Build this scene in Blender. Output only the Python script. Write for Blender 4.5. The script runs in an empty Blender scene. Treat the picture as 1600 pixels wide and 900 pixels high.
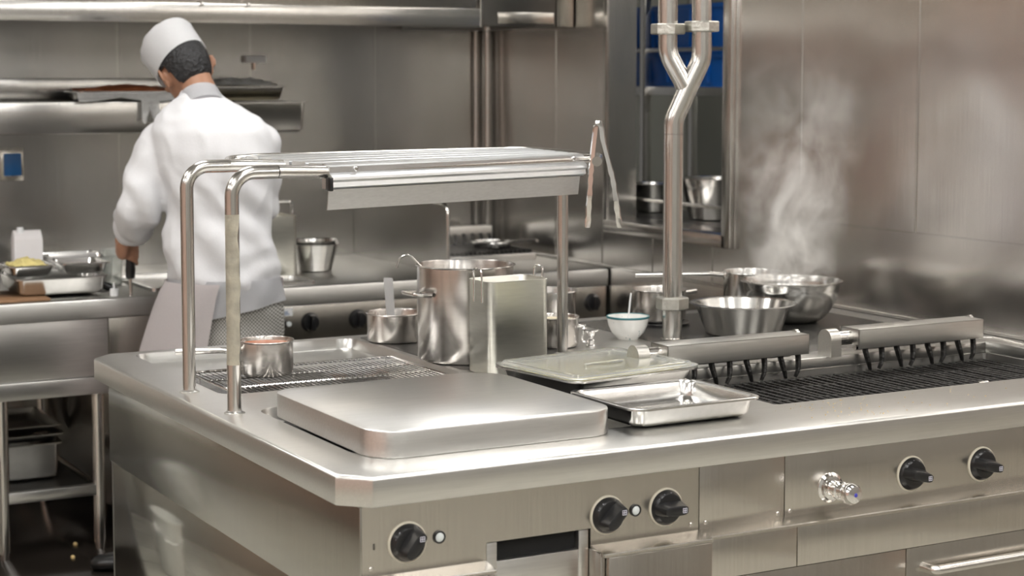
import bpy, bmesh, math, random
from mathutils import Vector, Matrix, noise
PI = math.pi
random.seed(4)
SC = bpy.context.scene
COL = SC.collection

# ---------------------------------------------------------------- camera
CAMLOC = Vector((-3.8166, -3.1094, 1.666))
YAW, PITCH, FPX, PY = 0.50193, 0.08304, 2823.2, 354.85
cam_data = bpy.data.cameras.new('camera')
cam = bpy.data.objects.new('camera', cam_data)
COL.objects.link(cam)
cam.location = CAMLOC
cam.rotation_euler = (PI/2 - PITCH, 0, -YAW)
cam_data.sensor_width = 36
cam_data.lens = FPX*36/1600
cam_data.shift_y = -(450-PY)/1600
cam_data.clip_start = 0.05
cam_data.dof.use_dof = True
cam_data.dof.focus_distance = 4.35
cam_data.dof.aperture_fstop = 4.0
SC.camera = cam

# ---------------------------------------------------------------- world, view
w = bpy.data.worlds.new('world'); SC.world = w; w.use_nodes = True
w.node_tree.nodes['Background'].inputs[0].default_value = (1.0, 0.98, 0.95, 1)
w.node_tree.nodes['Background'].inputs[1].default_value = 0.15
SC.view_settings.view_transform = 'Standard'
SC.view_settings.look = 'None'
SC.view_settings.gamma = 1
SC.view_settings.use_curve_mapping = False
SC.view_settings.exposure = 0.25
SC.cycles.volume_bounces = 4
LAMP = 9.0          # emission of the ceiling light panels


# ---------------------------------------------------------------- materials
def newmat(name):
    m = bpy.data.materials.new(name); m.use_nodes = True
    nt = m.node_tree; return m, nt, nt.nodes['Principled BSDF']


def plain(name, col, rough=0.5, metal=0.0, spec=0.5, nscale=0, namt=0.0, bump=0.0, **kw):
    m, nt, b = newmat(name)
    b.inputs['Base Color'].default_value = (*col, 1)
    b.inputs['Roughness'].default_value = rough
    b.inputs['Metallic'].default_value = metal
    b.inputs['Specular IOR Level'].default_value = spec
    for k, v in kw.items():
        b.inputs[k.replace('_', ' ')].default_value = v
    if nscale:
        tc = nt.nodes.new('ShaderNodeTexCoord')
        n = nt.nodes.new('ShaderNodeTexNoise'); n.inputs['Scale'].default_value = nscale
        n.inputs['Detail'].default_value = 5
        nt.links.new(tc.outputs['Object'], n.inputs['Vector'])
        mix = nt.nodes.new('ShaderNodeMixRGB'); mix.blend_type = 'MULTIPLY'
        mix.inputs['Fac'].default_value = 1
        r = nt.nodes.new('ShaderNodeMapRange'); r.inputs['To Min'].default_value = 1-namt
        r.inputs['To Max'].default_value = 1+namt*0.3
        nt.links.new(n.outputs['Fac'], r.inputs['Value'])
        mix.inputs['Color1'].default_value = (*col, 1)
        nt.links.new(r.outputs[0], mix.inputs['Color2'])
        nt.links.new(mix.outputs[0], b.inputs['Base Color'])
        if bump:
            bp = nt.nodes.new('ShaderNodeBump'); bp.inputs['Strength'].default_value = bump
            bp.inputs['Distance'].default_value = 0.01
            nt.links.new(n.outputs['Fac'], bp.inputs['Height'])
            nt.links.new(bp.outputs[0], b.inputs['Normal'])
    return m


def steel(name, col=(0.62, 0.60, 0.57), rough=0.26, stretch=(2, 2, 160), bump=0.06, wave=0.0, smudge=0.10, aniso=0.0):
    """brushed stainless steel: fine stretched noise for brushing, broad noise for smudges and slight warp"""
    m, nt, b = newmat(name)
    L = nt.links
    b.inputs['Metallic'].default_value = 1
    b.inputs['Anisotropic'].default_value = aniso
    tc = nt.nodes.new('ShaderNodeTexCoord')
    mp = nt.nodes.new('ShaderNodeMapping'); mp.inputs['Scale'].default_value = stretch
    L.new(tc.outputs['Object'], mp.inputs['Vector'])
    n = nt.nodes.new('ShaderNodeTexNoise'); n.inputs['Scale'].default_value = 3; n.inputs['Detail'].default_value = 4
    L.new(mp.outputs[0], n.inputs['Vector'])
    n2 = nt.nodes.new('ShaderNodeTexNoise'); n2.inputs['Scale'].default_value = 5; n2.inputs['Detail'].default_value = 2
    n2.inputs['Roughness'].default_value = 0.5
    L.new(tc.outputs['Object'], n2.inputs['Vector'])
    r = nt.nodes.new('ShaderNodeMapRange')
    r.inputs['From Min'].default_value = 0.15; r.inputs['From Max'].default_value = 0.85
    lo, hi = rough-smudge*0.35, rough+smudge*0.6
    lo, hi = (max(lo, 0.285), max(hi, 0.32)) if rough >= 0.25 else (lo, min(hi, 0.265))
    r.inputs['To Min'].default_value = lo; r.inputs['To Max'].default_value = hi
    L.new(n2.outputs['Fac'], r.inputs['Value'])
    L.new(r.outputs[0], b.inputs['Roughness'])
    cr = nt.nodes.new('ShaderNodeMapRange'); cr.inputs['To Min'].default_value = 0.86; cr.inputs['To Max'].default_value = 1.08
    L.new(n.outputs['Fac'], cr.inputs['Value'])
    mix = nt.nodes.new('ShaderNodeMixRGB'); mix.blend_type = 'MULTIPLY'; mix.inputs['Fac'].default_value = 1
    mix.inputs['Color1'].default_value = (*col, 1)
    L.new(cr.outputs[0], mix.inputs['Color2'])
    L.new(mix.outputs[0], b.inputs['Base Color'])
    bp = nt.nodes.new('ShaderNodeBump'); bp.inputs['Strength'].default_value = bump; bp.inputs['Distance'].default_value = 0.002
    L.new(n.outputs['Fac'], bp.inputs['Height'])
    if wave:
        n3 = nt.nodes.new('ShaderNodeTexNoise'); n3.inputs['Scale'].default_value = 1.6; n3.inputs['Detail'].default_value = 1
        L.new(tc.outputs['Object'], n3.inputs['Vector'])
        b2 = nt.nodes.new('ShaderNodeBump'); b2.inputs['Strength'].default_value = wave; b2.inputs['Distance'].default_value = 0.05
        L.new(n3.outputs['Fac'], b2.inputs['Height']); L.new(b2.outputs[0], bp.inputs['Normal'])
    L.new(bp.outputs[0], b.inputs['Normal'])
    return m


M = {}
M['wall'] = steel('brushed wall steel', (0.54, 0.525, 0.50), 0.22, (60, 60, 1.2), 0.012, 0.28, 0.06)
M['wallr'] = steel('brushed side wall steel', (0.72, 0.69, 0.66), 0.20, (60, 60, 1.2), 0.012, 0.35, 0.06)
M['top'] = steel('worktop steel', (0.67, 0.66, 0.635), 0.25, (3, 90, 90), 0.015, 0.05, 0.10)
M['panel'] = steel('fascia steel', (0.56, 0.53, 0.485), 0.22, (70, 70, 2), 0.015, 0.06, 0.05)
M['side'] = steel('side panel steel', (0.46, 0.45, 0.41), 0.16, (70, 70, 2), 0.012, 0.05, 0.04)
M['sidelow'] = steel('polished side panel steel', (0.50, 0.49, 0.44), 0.07, (70, 70, 2), 0.01, 0.03, 0.02)
M['cover'] = steel('cover steel', (0.74, 0.73, 0.71), 0.26, (4, 60, 60), 0.015, 0.04, 0.12)
M['tube'] = steel('tube steel', (0.66, 0.64, 0.61), 0.20, (60, 60, 3), 0.03, 0, 0.05)
M['pot'] = steel('pot steel', (0.64, 0.61, 0.58), 0.22, (3, 3, 60), 0.03, 0, 0.08)
M['bowl'] = steel('bowl steel', (0.70, 0.69, 0.67), 0.17, (3, 3, 60), 0.02, 0, 0.06)
M['can'] = steel('canister steel', (0.72, 0.71, 0.65), 0.33, (6, 6, 40), 0.05, 0, 0.15)
M['pan'] = steel('tray steel', (0.68, 0.67, 0.65), 0.19, (20, 20, 20), 0.03, 0, 0.08)
M['alu'] = steel('aluminium rail', (0.72, 0.73, 0.74), 0.33, (2, 80, 80), 0.04, 0, 0.06)
M['chrome'] = plain('chrome', (0.82, 0.81, 0.80), 0.06, 1.0)
M['nut'] = plain('cast nut', (0.60, 0.59, 0.54), 0.38, 1.0, nscale=60, namt=.25, bump=.3)
M['guard'] = steel('guard steel', (0.62, 0.605, 0.57), 0.34, (3, 60, 60), 0.05, 0, 0.12)
M['darksteel'] = plain('darkened steel', (0.16, 0.155, 0.145), 0.35, 0.9, nscale=8, namt=.4)
M['iron'] = plain('burnt cast iron', (0.035, 0.033, 0.031), 0.45, 0.6, nscale=70, namt=.6, bump=.8)
M['ironrust'] = plain('burnt well', (0.02, 0.018, 0.016), 0.8, 0.1, nscale=30, namt=.5)
M['black'] = plain('black plastic', (0.012, 0.012, 0.013), 0.28, 0, nscale=40, namt=.2)
M['hob'] = plain('dark hob plate', (0.14, 0.135, 0.125), 0.24, 0.6, 0.5, nscale=6, namt=.4)
M['void'] = plain('dark recess', (0.004, 0.004, 0.004), 0.9)
M['mark'] = plain('white print', (0.75, 0.74, 0.85), 0.5)
M['blueprint'] = plain('blue print', (0.05, 0.05, 0.4), 0.4)
M['led'] = plain('lamp lens', (0.72, 0.76, 0.76), 0.25, nscale=20, namt=.1)
M['cream'] = plain('cream print ring', (0.62, 0.58, 0.48), 0.5)
M['white'] = plain('white plastic', (0.82, 0.83, 0.84), 0.4, nscale=20, namt=.1)
M['enamel'] = plain('white enamel', (0.80, 0.80, 0.78), 0.22, nscale=10, namt=.08)
M['teal'] = plain('teal glaze', (0.03, 0.16, 0.18), 0.3)
M['soup'] = plain('orange soup', (0.55, 0.14, 0.03), 0.3, nscale=30, namt=.4, bump=.3)
M['oil'] = plain('yellow oil', (0.55, 0.46, 0.08), 0.15, nscale=14, namt=.3)
M['butter'] = plain('pale yellow food', (0.85, 0.72, 0.30), 0.6, nscale=30, namt=.25, bump=.6)
M['foodred'] = plain('brown roast food', (0.42, 0.13, 0.05), 0.6, nscale=18, namt=.5, bump=.8)
M['foodpale'] = plain('pale dough food', (0.78, 0.70, 0.50), 0.7, nscale=22, namt=.3, bump=.8)
M['foil'] = plain('crumpled film', (0.90, 0.90, 0.89), 0.22, 0.0, nscale=45, namt=.25, bump=1.0)
M['tape'] = plain('peeling tape', (0.74, 0.69, 0.57), 0.45, nscale=34, namt=.5, bump=.6)
M['wood'] = plain('wooden board', (0.34, 0.19, 0.10), 0.6, nscale=14, namt=.4)
M['carton'] = plain('white carton', (0.80, 0.77, 0.77), 0.6, nscale=7, namt=.2)
M['bluesock'] = plain('blue socket cover', (0.01, 0.11, 0.32), 0.35)
M['crate'] = plain('blue crate plastic', (0.005, 0.09, 0.36), 0.35, nscale=6, namt=.2)
M['bucket'] = plain('white bucket', (0.72, 0.72, 0.68), 0.35, nscale=4, namt=.1)
M['rubber'] = plain('grey hose rubber', (0.10, 0.09, 0.08), 0.5)
M['cloth'] = plain('white jacket cotton', (0.68, 0.68, 0.70), 0.85, nscale=160, namt=.05, bump=.08, Subsurface_Weight=0.0)
M['apron'] = plain('apron cotton', (0.80, 0.75, 0.75), 0.85, nscale=160, namt=.05, bump=.08)
M['hat'] = plain('hat paper', (0.90, 0.90, 0.91), 0.8, nscale=120, namt=.04, bump=.06)
M['hair'] = plain('black hair', (0.016, 0.016, 0.018), 0.42, nscale=90, namt=.5, bump=.9)
M['skin'] = plain('skin', (0.36, 0.185, 0.115), 0.5, nscale=30, namt=.12, bump=.05)
M['shoe'] = plain('black shoe leather', (0.012, 0.012, 0.012), 0.3, nscale=30, namt=.3)
M['sock'] = plain('pale sock', (0.7, 0.66, 0.66), 0.85, nscale=50, namt=.1)
M['eye'] = plain('eye white', (0.8, 0.78, 0.75), 0.2)
M['plaster'] = plain('cream painted wall', (0.36, 0.355, 0.34), 0.7, nscale=3, namt=.08)
M['warmwall'] = plain('warm pink painted wall', (0.60, 0.42, 0.35), 0.6, nscale=2, namt=.1)
M['ceil'] = plain('ceiling board', (0.36, 0.355, 0.345), 0.8, nscale=3, namt=.05)
M['darkwall'] = plain('grey back room wall', (0.30, 0.30, 0.265), 0.45, nscale=2, namt=.2)
M['crumb'] = plain('bread crumb', (0.65, 0.48, 0.22), 0.8)


def lampmat(name, s, col=(1, 0.985, 0.955)):
    m, nt, b = newmat(name)
    b.inputs['Emission Color'].default_value = (*col, 1)
    b.inputs['Emission Strength'].default_value = s
    return m


M['lamp'] = lampmat('light panel', LAMP)


def glassmat(name, col, rough=0.05, tr=0.9):
    m, nt, b = newmat(name)
    b.inputs['Base Color'].default_value = (*col, 1)
    b.inputs['Roughness'].default_value = rough
    b.inputs['Transmission Weight'].default_value = tr
    b.inputs['IOR'].default_value = 1.35
    return m


M['clear'] = glassmat('clear lid plastic', (0.93, 0.94, 0.90), 0.12, 0.85)
M['jug'] = glassmat('clear jug plastic', (0.85, 0.87, 0.85), 0.08, 0.9)


def floormat():
    m, nt, b = newmat('floor tiles'); L = nt.links
    tc = nt.nodes.new('ShaderNodeTexCoord')
    br = nt.nodes.new('ShaderNodeTexBrick'); br.offset = 0
    br.inputs['Scale'].default_value = 1
    br.inputs['Brick Width'].default_value = 0.3; br.inputs['Row Height'].default_value = 0.3
    br.inputs['Mortar Size'].default_value = 0.004
    br.inputs['Color1'].default_value = (0.44, 0.425, 0.37, 1); br.inputs['Color2'].default_value = (0.41, 0.395, 0.345, 1)
    br.inputs['Mortar'].default_value = (0.10, 0.085, 0.06, 1)
    L.new(tc.outputs['Object'], br.inputs['Vector']); L.new(br.outputs['Color'], b.inputs['Base Color'])
    b.inputs['Roughness'].default_value = 0.22
    return m


M['floor'] = floormat()


def shadefloormat():
    return plain('painted floor shade', (0.022, 0.018, 0.015), 0.18, 0, 0.5, nscale=5, namt=.5)  # near-black colour carries the shade under the rear counter


M['floor_shade'] = shadefloormat()


def checkmat():
    m, nt, b = newmat('checked trouser cloth'); L = nt.links
    tc = nt.nodes.new('ShaderNodeTexCoord')
    outs = []
    for d in ((1, -0.55, 0), (0, 0, 1)):
        wv = nt.nodes.new('ShaderNodeVectorMath'); wv.operation = 'DOT_PRODUCT'
        wv.inputs[1].default_value = d
        L.new(tc.outputs['Object'], wv.inputs[0])
        mu = nt.nodes.new('ShaderNodeMath'); mu.operation = 'MULTIPLY'; mu.inputs[1].default_value = 2*PI/0.0125
        L.new(wv.outputs['Value'], mu.inputs[0])
        si = nt.nodes.new('ShaderNodeMath'); si.operation = 'SINE'; L.new(mu.outputs[0], si.inputs[0])
        outs.append(si)
    ml = nt.nodes.new('ShaderNodeMath'); ml.operation = 'MULTIPLY'
    L.new(outs[0].outputs[0], ml.inputs[0]); L.new(outs[1].outputs[0], ml.inputs[1])
    rp = nt.nodes.new('ShaderNodeMapRange'); rp.inputs['From Min'].default_value = -0.4; rp.inputs['From Max'].default_value = 0.4
    L.new(ml.outputs[0], rp.inputs['Value'])
    mx = nt.nodes.new('ShaderNodeMixRGB'); mx.inputs['Color1'].default_value = (0.13, 0.125, 0.115, 1)
    mx.inputs['Color2'].default_value = (0.50, 0.49, 0.46, 1)
    L.new(rp.outputs[0], mx.inputs['Fac']); L.new(mx.outputs[0], b.inputs['Base Color'])
    b.inputs['Roughness'].default_value = 0.9
    return m


M['check'] = checkmat()


def specklemat():
    m, nt, b = newmat('speckled enamel'); L = nt.links
    tc = nt.nodes.new('ShaderNodeTexCoord')
    v = nt.nodes.new('ShaderNodeTexVoronoi'); v.inputs['Scale'].default_value = 85
    L.new(tc.outputs['Object'], v.inputs['Vector'])
    n = nt.nodes.new('ShaderNodeTexNoise'); n.inputs['Scale'].default_value = 16
    L.new(tc.outputs['Object'], n.inputs['Vector'])
    a = nt.nodes.new('ShaderNodeMath'); a.operation = 'LESS_THAN'; a.inputs[1].default_value = 0.22
    L.new(v.outputs['Distance'], a.inputs[0])
    c = nt.nodes.new('ShaderNodeMath'); c.operation = 'GREATER_THAN'; c.inputs[1].default_value = 0.53
    L.new(n.outputs['Fac'], c.inputs[0])
    d = nt.nodes.new('ShaderNodeMath'); d.operation = 'MULTIPLY'
    L.new(a.outputs[0], d.inputs[0]); L.new(c.outputs[0], d.inputs[1])
    mx = nt.nodes.new('ShaderNodeMixRGB'); mx.inputs['Color1'].default_value = (0.80, 0.79, 0.76, 1)
    mx.inputs['Color2'].default_value = (0.22, 0.32, 0.33, 1)
    L.new(d.outputs[0], mx.inputs['Fac']); L.new(mx.outputs[0], b.inputs['Base Color'])
    b.inputs['Roughness'].default_value = 0.2
    return m


M['speckle'] = specklemat()


# ---------------------------------------------------------------- object helpers
def obj(name, bm, mats, parent=None, loc=None, smooth=35, rot=None):
    bmesh.ops.recalc_face_normals(bm, faces=bm.faces)
    me = bpy.data.meshes.new(name)
    bm.to_mesh(me); bm.free()
    for m in (mats if isinstance(mats, (list, tuple)) else [mats]):
        me.materials.append(m)
    if smooth:
        for p in me.polygons:
            p.use_smooth = True
        me.set_sharp_from_angle(angle=math.radians(smooth))
    o = bpy.data.objects.new(name, me); COL.objects.link(o)
    if parent: o.parent = parent
    if loc: o.location = loc
    if rot: o.rotation_euler = rot
    return o


def tag(o, label, cat, group=None, kind=None):
    o['label'] = label; o['category'] = cat
    if group: o['group'] = group
    if kind: o['kind'] = kind
    return o


def struct(name, bm, m, label=None, parent=None, smooth=0):
    o = obj(name, bm, m, parent, smooth=smooth)
    o['kind'] = 'structure'
    if label: o['label'] = label
    return o


def thing(name, label, cat, loc=(0, 0, 0), rz=0.0, group=None):
    o = bpy.data.objects.new(name, None); COL.objects.link(o)
    o.empty_display_size = 0.05
    o.location = loc; o.rotation_euler = (0, 0, rz)
    return tag(o, label, cat, group)


def dup(root, loc, rz=0.0, label=None, scale=None):
    r = root.copy(); COL.objects.link(r); r.location = loc; r.rotation_euler = (0, 0, rz)
    if label: r['label'] = label
    if scale: r.scale = scale
    for ch in list(root.children):
        c = ch.copy(); COL.objects.link(c); c.parent = r
        for g in list(ch.children):
            d = g.copy(); COL.objects.link(d); d.parent = c
    return r


def new(): return bmesh.new()


def box(bm, x0, x1, y0, y1, z0, z1, bev=0.0, seg=2, mi=0):
    r = bmesh.ops.create_cube(bm, size=1)
    vs = r['verts']
    for v in vs:
        v.co = Vector(((x0+x1)/2+v.co.x*(x1-x0), (y0+y1)/2+v.co.y*(y1-y0), (z0+z1)/2+v.co.z*(z1-z0)))
    fs = set(f for v in vs for f in v.link_faces)
    for f in fs: f.material_index = mi
    if bev:
        es = list(set(e for v in vs for e in v.link_edges))
        bmesh.ops.bevel(bm, geom=es, offset=bev, segments=seg, profile=0.5, affect='EDGES', material=-1)
    return bm


def B(*a, **k):
    return box(new(), *a, **k)


def frames(path, closed=False):
    n = len(path); T = []
    for i in range(n):
        if closed:
            t = path[(i+1) % n]-path[i-1]
        else:
            t = path[min(i+1, n-1)]-path[max(i-1, 0)]
        T.append(t.normalized())
    up = Vector((0, 0, 1)) if abs(T[0].z) < 0.9 else Vector((1, 0, 0))
    N = (up-T[0]*up.dot(T[0])).normalized(); out = []
    for t in T:
        N = (N-t*N.dot(t))
        N = N.normalized() if N.length > 1e-6 else Vector((1, 0, 0))
        out.append((t, N, t.cross(N)))
    return out


def tube(bm, path, r, seg=14, closed=False, cap=True, flat=1.0, mi=0):
    path = [Vector(p) for p in path]
    rr = r if isinstance(r, (list, tuple)) else [r]*len(path)
    rings = []
    for p, (t, a, b), q in zip(path, frames(path, closed), rr):
        rings.append([bm.verts.new(p+a*math.cos(2*PI*k/seg)*q*flat+b*math.sin(2*PI*k/seg)*q) for k in range(seg)])
    n = len(rings)
    for i in range(n if closed else n-1):
        A, C = rings[i], rings[(i+1) % n]
        for k in range(seg):
            f = bm.faces.new((A[k], A[(k+1) % seg], C[(k+1) % seg], C[k])); f.material_index = mi
    if cap and not closed:
        bm.faces.new(rings[0]).material_index = mi; bm.faces.new(rings[-1]).material_index = mi
    return bm


def fillet(pts, r, n=8):
    pts = [Vector(p) for p in pts]; out = [pts[0]]
    for i in range(1, len(pts)-1):
        a, b, c = pts[i-1], pts[i], pts[i+1]
        u = (a-b).normalized(); v = (c-b).normalized()
        ang = u.angle(v)
        if ang > PI-0.02: out.append(b); continue
        rr = r[i-1] if isinstance(r, (list, tuple)) else r
        d = min(rr/math.tan(ang/2), (a-b).length*0.49, (c-b).length*0.49)
        rad = d*math.tan(ang/2)
        ctr = b+(u+v).normalized()*(rad/math.sin(ang/2))
        p0 = b+u*d-ctr; p1 = b+v*d-ctr
        tot = p0.angle(p1)
        for k in range(n+1):
            s = k/n
            q = (p0*math.sin((1-s)*tot)+p1*math.sin(s*tot))/math.sin(tot)
            out.append(ctr+q)
    out.append(pts[-1]); return out


def lathe(bm, prof, seg=48, cx=0, cy=0, mi=0, axis='Z'):
    """prof: list of (r, z); closed where r == 0"""
    rings = []
    def P(r, z, a):
        if axis == 'Z': return (cx+r*math.cos(a), cy+r*math.sin(a), z)
        if axis == 'Y': return (cx+r*math.cos(a), z, cy+r*math.sin(a))
        return (z, cx+r*math.cos(a), cy+r*math.sin(a))
    for r, z in prof:
        if r < 1e-6: rings.append([bm.verts.new(P(0, z, 0))])
        else: rings.append([bm.verts.new(P(r, z, 2*PI*k/seg)) for k in range(seg)])
    for A, C in zip(rings, rings[1:]):
        if len(A) == 1 and len(C) == 1: continue
        for k in range(seg):
            k2 = (k+1) % seg
            if len(A) == 1: f = bm.faces.new((A[0], C[k2], C[k]))
            elif len(C) == 1: f = bm.faces.new((A[k], A[k2], C[0]))
            else: f = bm.faces.new((A[k], A[k2], C[k2], C[k]))
            f.material_index = mi
    return bm


def rrect(x0, x1, y0, y1, r, n=6):
    """rounded rectangle outline; r may be a list for corners (x1y1, x0y1, x0y0, x1y0)"""
    R = r if isinstance(r, (list, tuple)) else [r]*4
    pts = []
    for (cx, cy, a0), q in zip(((x1, y1, 0), (x0, y1, 90), (x0, y0, 180), (x1, y0, 270)), R):
        sx = 1 if cx == x1 else -1; sy = 1 if cy == y1 else -1
        ox, oy = cx-sx*q, cy-sy*q
        for k in range(n+1):
            a = math.radians(a0+90*k/n)
            pts.append((ox+q*math.cos(a), oy+q*math.sin(a)))
    return pts


def loft(bm, rings, cap0=True, cap1=True, mi=0):
    """rings: lists of 3D points with equal counts"""
    R = [[bm.verts.new(p) for p in ring] for ring in rings]
    n = len(R[0])
    for A, C in zip(R, R[1:]):
        for k in range(n):
            f = bm.faces.new((A[k], A[(k+1) % n], C[(k+1) % n], C[k])); f.material_index = mi
    if cap0: bm.faces.new(R[0]).material_index = mi
    if cap1: bm.faces.new(R[-1]).material_index = mi
    return bm


def rr3(x0, x1, y0, y1, r, z, n=6):
    return [(x, y, z) for x, y in rrect(x0, x1, y0, y1, r, n)]


def gnpan(L, W, H, lip=0.012, r=0.03, taper=0.012, t=0.0012, zin=0.004):
    """gastronorm pan centred at origin, rim at z=H, single loft out and in"""
    bm = new(); a, b = L/2, W/2
    R = []
    def ring(dx, z, rr): R.append(rr3(-a+dx, a-dx, -b+dx, b-dx, rr, z))
    ring(0, H-0.004, r+0.006); ring(0.0, H, r+0.006); ring(0.0018, H+0.0012, r+0.005)
    ring(lip, H+0.0008, r); ring(lip+0.004, H-0.005, r)
    ring(lip+taper*0.8, 0.012, r*0.8); ring(lip+taper+0.006, zin, r*0.7); ring(lip+taper+0.02, t+0.001, r*0.5)
    inner = R
    outer = []
    R = []
    ring(lip+taper+0.02, 0, r*0.5); ring(lip+taper+0.005, 0.003, r*0.7); ring(lip+taper*0.8-t, 0.012, r*0.8)
    ring(lip-t+0.003, H-0.006, r); ring(lip-0.001, H-0.0015, r); ring(0.002, H-0.0015, r+0.005); ring(0.0012, H-0.004, r+0.005); ring(0, H-0.004, r+0.006)
    loft(bm, inner, cap0=False, cap1=True)
    loft(bm, R, cap0=True, cap1=False)
    return bm


# ---------------------------------------------------------------- world positions derived from image coordinates
_s, _c, _sp, _cp = math.sin(YAW), math.cos(YAW), math.sin(PITCH), math.cos(PITCH)
CF = Vector((_s*_cp, _c*_cp, -_sp)); CR = Vector((_c, -_s, 0)); CU = CR.cross(CF)
DH = Vector((_s, _c, 0))          # level direction in which the cook's back is seen


def at(x, y, D):
    """image pixel (x, y) projected to level distance D metres from the camera"""
    d = CF+CR*((x-800)/FPX)-CU*((y-PY)/FPX)
    return CAMLOC+d*(D/d.dot(DH))


XL, FY, BY = -2.463, 0.012, 1.79          # worktop: left, front, rear edge
ZT, HL = 0.90, 0.060
YC, YB = 3.03, 4.045                      # rear counter front, back wall

# ================================================================= STRUCTURE
struct('floor', B(-7.5, 2.6, -5.6, 6.0, -0.1, 0), M['floor'], 'beige tiled kitchen floor')
m_ = B(-2.50, -0.02, 2.66, 4.04, 0.0, 0.006, bev=.002)  # thin dark sheet, paints the shade below the rear counter onto the floor
tag(obj('floor_shade_sheet', m_, M['floor_shade']), 'dark sheet painted as floor shade under the rear counter and in the aisle', 'floor_shade')
struct('ceiling', B(-7.5, 2.6, -5.6, 6.0, 2.95, 3.05), M['ceil'], 'cream ceiling')

# back wall with welded panel joints
bm = B(-7.5, 0.14, YB, YB+0.12, 0, 2.95)
for x in (-2.267, -1.70, -1.135, -0.567):
    box(bm, x-0.004, x+0.004, YB-0.003, YB, 0.9, 2.9, mi=1)
box(bm, -2.267-.003, -2.267+.003, YB-.002, YB, .1, .9, mi=1)
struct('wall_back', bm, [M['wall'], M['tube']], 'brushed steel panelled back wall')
# right wall with pass-through opening
WY0, WY1, WZ0, WZ1 = 2.235, 3.045, 1.092, 2.35
bm = new()
T = 0.13
box(bm, 0, T, -5.6, WY0, 0, 2.95); box(bm, 0, T, WY1, YB+0.12, 0, 2.95)
box(bm, 0, T, WY0, WY1, 0, WZ0); box(bm, 0, T, WY0, WY1, WZ1, 2.95)
for y in (3.465,):
    box(bm, -0.003, 0, y-0.004, y+0.004, 0.9, 2.9, mi=1)
for y in (1.805, 1.222, 0.639, 0.056, -0.527):
    box(bm, -0.003, 0, y-0.004, y+0.004, 1.18, 2.9, mi=1)
box(bm, -0.0025, 0, -2, 1.9, 1.176, 1.181, mi=1)
for y in (2.72, 3.09, 2.32):
    box(bm, -0.0025, 0, y-0.003, y+0.003, 0.9, 1.06, mi=1)
box(bm, -0.006, 0, -1, YB, 0.900, 0.912, bev=.002, mi=1)
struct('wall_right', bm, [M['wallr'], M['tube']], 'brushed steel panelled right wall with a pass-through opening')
struct('wall_left', B(-7.5, -7.4, -5.6, 6, 0, 2.95), M['warmwall'], 'warm pink left wall')
struct('wall_front', B(-7.5, 2.6, -5.6, -5.5, 0, 2.95), M['plaster'], 'cream wall behind the viewpoint')
# the room behind the pass-through
struct('wall_rear_room_end', B(0.13, 2.6, 5.4, 5.5, 0, 2.95), M['darkwall'])
struct('wall_rear_room_side', B(2.0, 2.1, 0.5, 5.5, 0, 2.95), M['darkwall'])
struct('wall_rear_room_near', B(0.13, 2.0, 1.5, 1.6, 0, 2.95), M['plaster'])

# window_1 : frame of the pass-through
win = thing('window_1', 'steel framed pass-through opening in the right wall', 'window')
win['kind'] = 'structure'
fw = 0.052
bm = new()
box(bm, -0.022, 0.0, WY0-fw, WY0, WZ0-0.045, 2.6, bev=.003)
box(bm, -0.006, 0.0, WY1, WY1+0.032, WZ0-0.045, 2.6, bev=.002)
box(bm, 0.0, T, WY1-0.004, WY1-0.001, WZ0, WZ1); box(bm, 0.0, T, WY0+0.001, WY0+0.004, WZ0, WZ1)
o = obj('window_frame', bm, M['tube'], win); o['kind'] = 'structure'
bm = new()
box(bm, -0.022, T+0.03, WY0-0.02, WY1, WZ0-0.045, WZ0+0.004, bev=.004)
o = obj('window_sill', bm, M['wallr'], win); o['kind'] = 'structure'

# corner pipes
for x, y, r, lb in ((-0.035, YB-0.035, 0.012, 'bright thin steel pipe running down the wall corner'),
                    (-0.085, YB-0.02, 0.008, 'thinner steel pipe left of the corner pipe'),):
    tag(obj('wall_pipe', tube(new(), [(x, y, 0.9), (x, y, 2.7)], r), M['tube']), lb, 'pipe')

# ================================================================= CEILING LIGHTS
cl0 = thing('ceiling_light', 'white rectangular ceiling light panel', 'light', (0, 0, 2.95), group='ceiling light panels')
bm = new(); box(bm, -0.32, 0.32, -0.62, 0.62, -0.03, 0, bev=.004)
obj('frame', bm, M['white'], cl0)
obj('diffuser', B(-0.29, 0.29, -0.59, 0.59, -0.036, -0.0305), M['lamp'], cl0, smooth=0)
spots = [(x, y) for x in (-5.9, -4.1, -2.3, -0.8) for y in (-4.3, -2.3, -0.3, 1.9)]
for i, (x, y) in enumerate(spots):
    if i == 0: cl0.location = (x, y, 2.95)
    else: dup(cl0, (x, y, 2.95))
# lamp in the back room
rl = thing('ceiling_light', 'small ceiling light in the room beyond the opening', 'light', (0.36, 2.15, 2.6))
obj('diffuser', B(-0.15, 0.15, -0.3, 0.3, -0.04, -0.01), M['lamp'], rl, smooth=0)
obj('frame', B(-0.17, 0.17, -0.32, 0.32, -0.01, 0.35), M['white'], rl)

rl_fill = thing('ceiling_light', 'unseen fill light added over the far side of the room beyond the opening', 'light', (1.5, 3.6, 2.6))  # added fill lamp, brightens the wall behind the storage rack
obj('diffuser', B(-0.2, 0.2, -0.6, 0.6, -0.04, -0.01), M['lamp'], rl_fill, smooth=0)
obj('frame', B(-0.22, 0.22, -0.62, 0.62, -0.01, 0.35), M['white'], rl_fill)

# ================================================================= COOKING ISLAND
isl = thing('cooking_island', 'large stainless steel cooking island with control knobs along its front', 'cooker', (XL+1.2, 0.9, 0))
I0 = Vector(isl.location)


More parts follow.
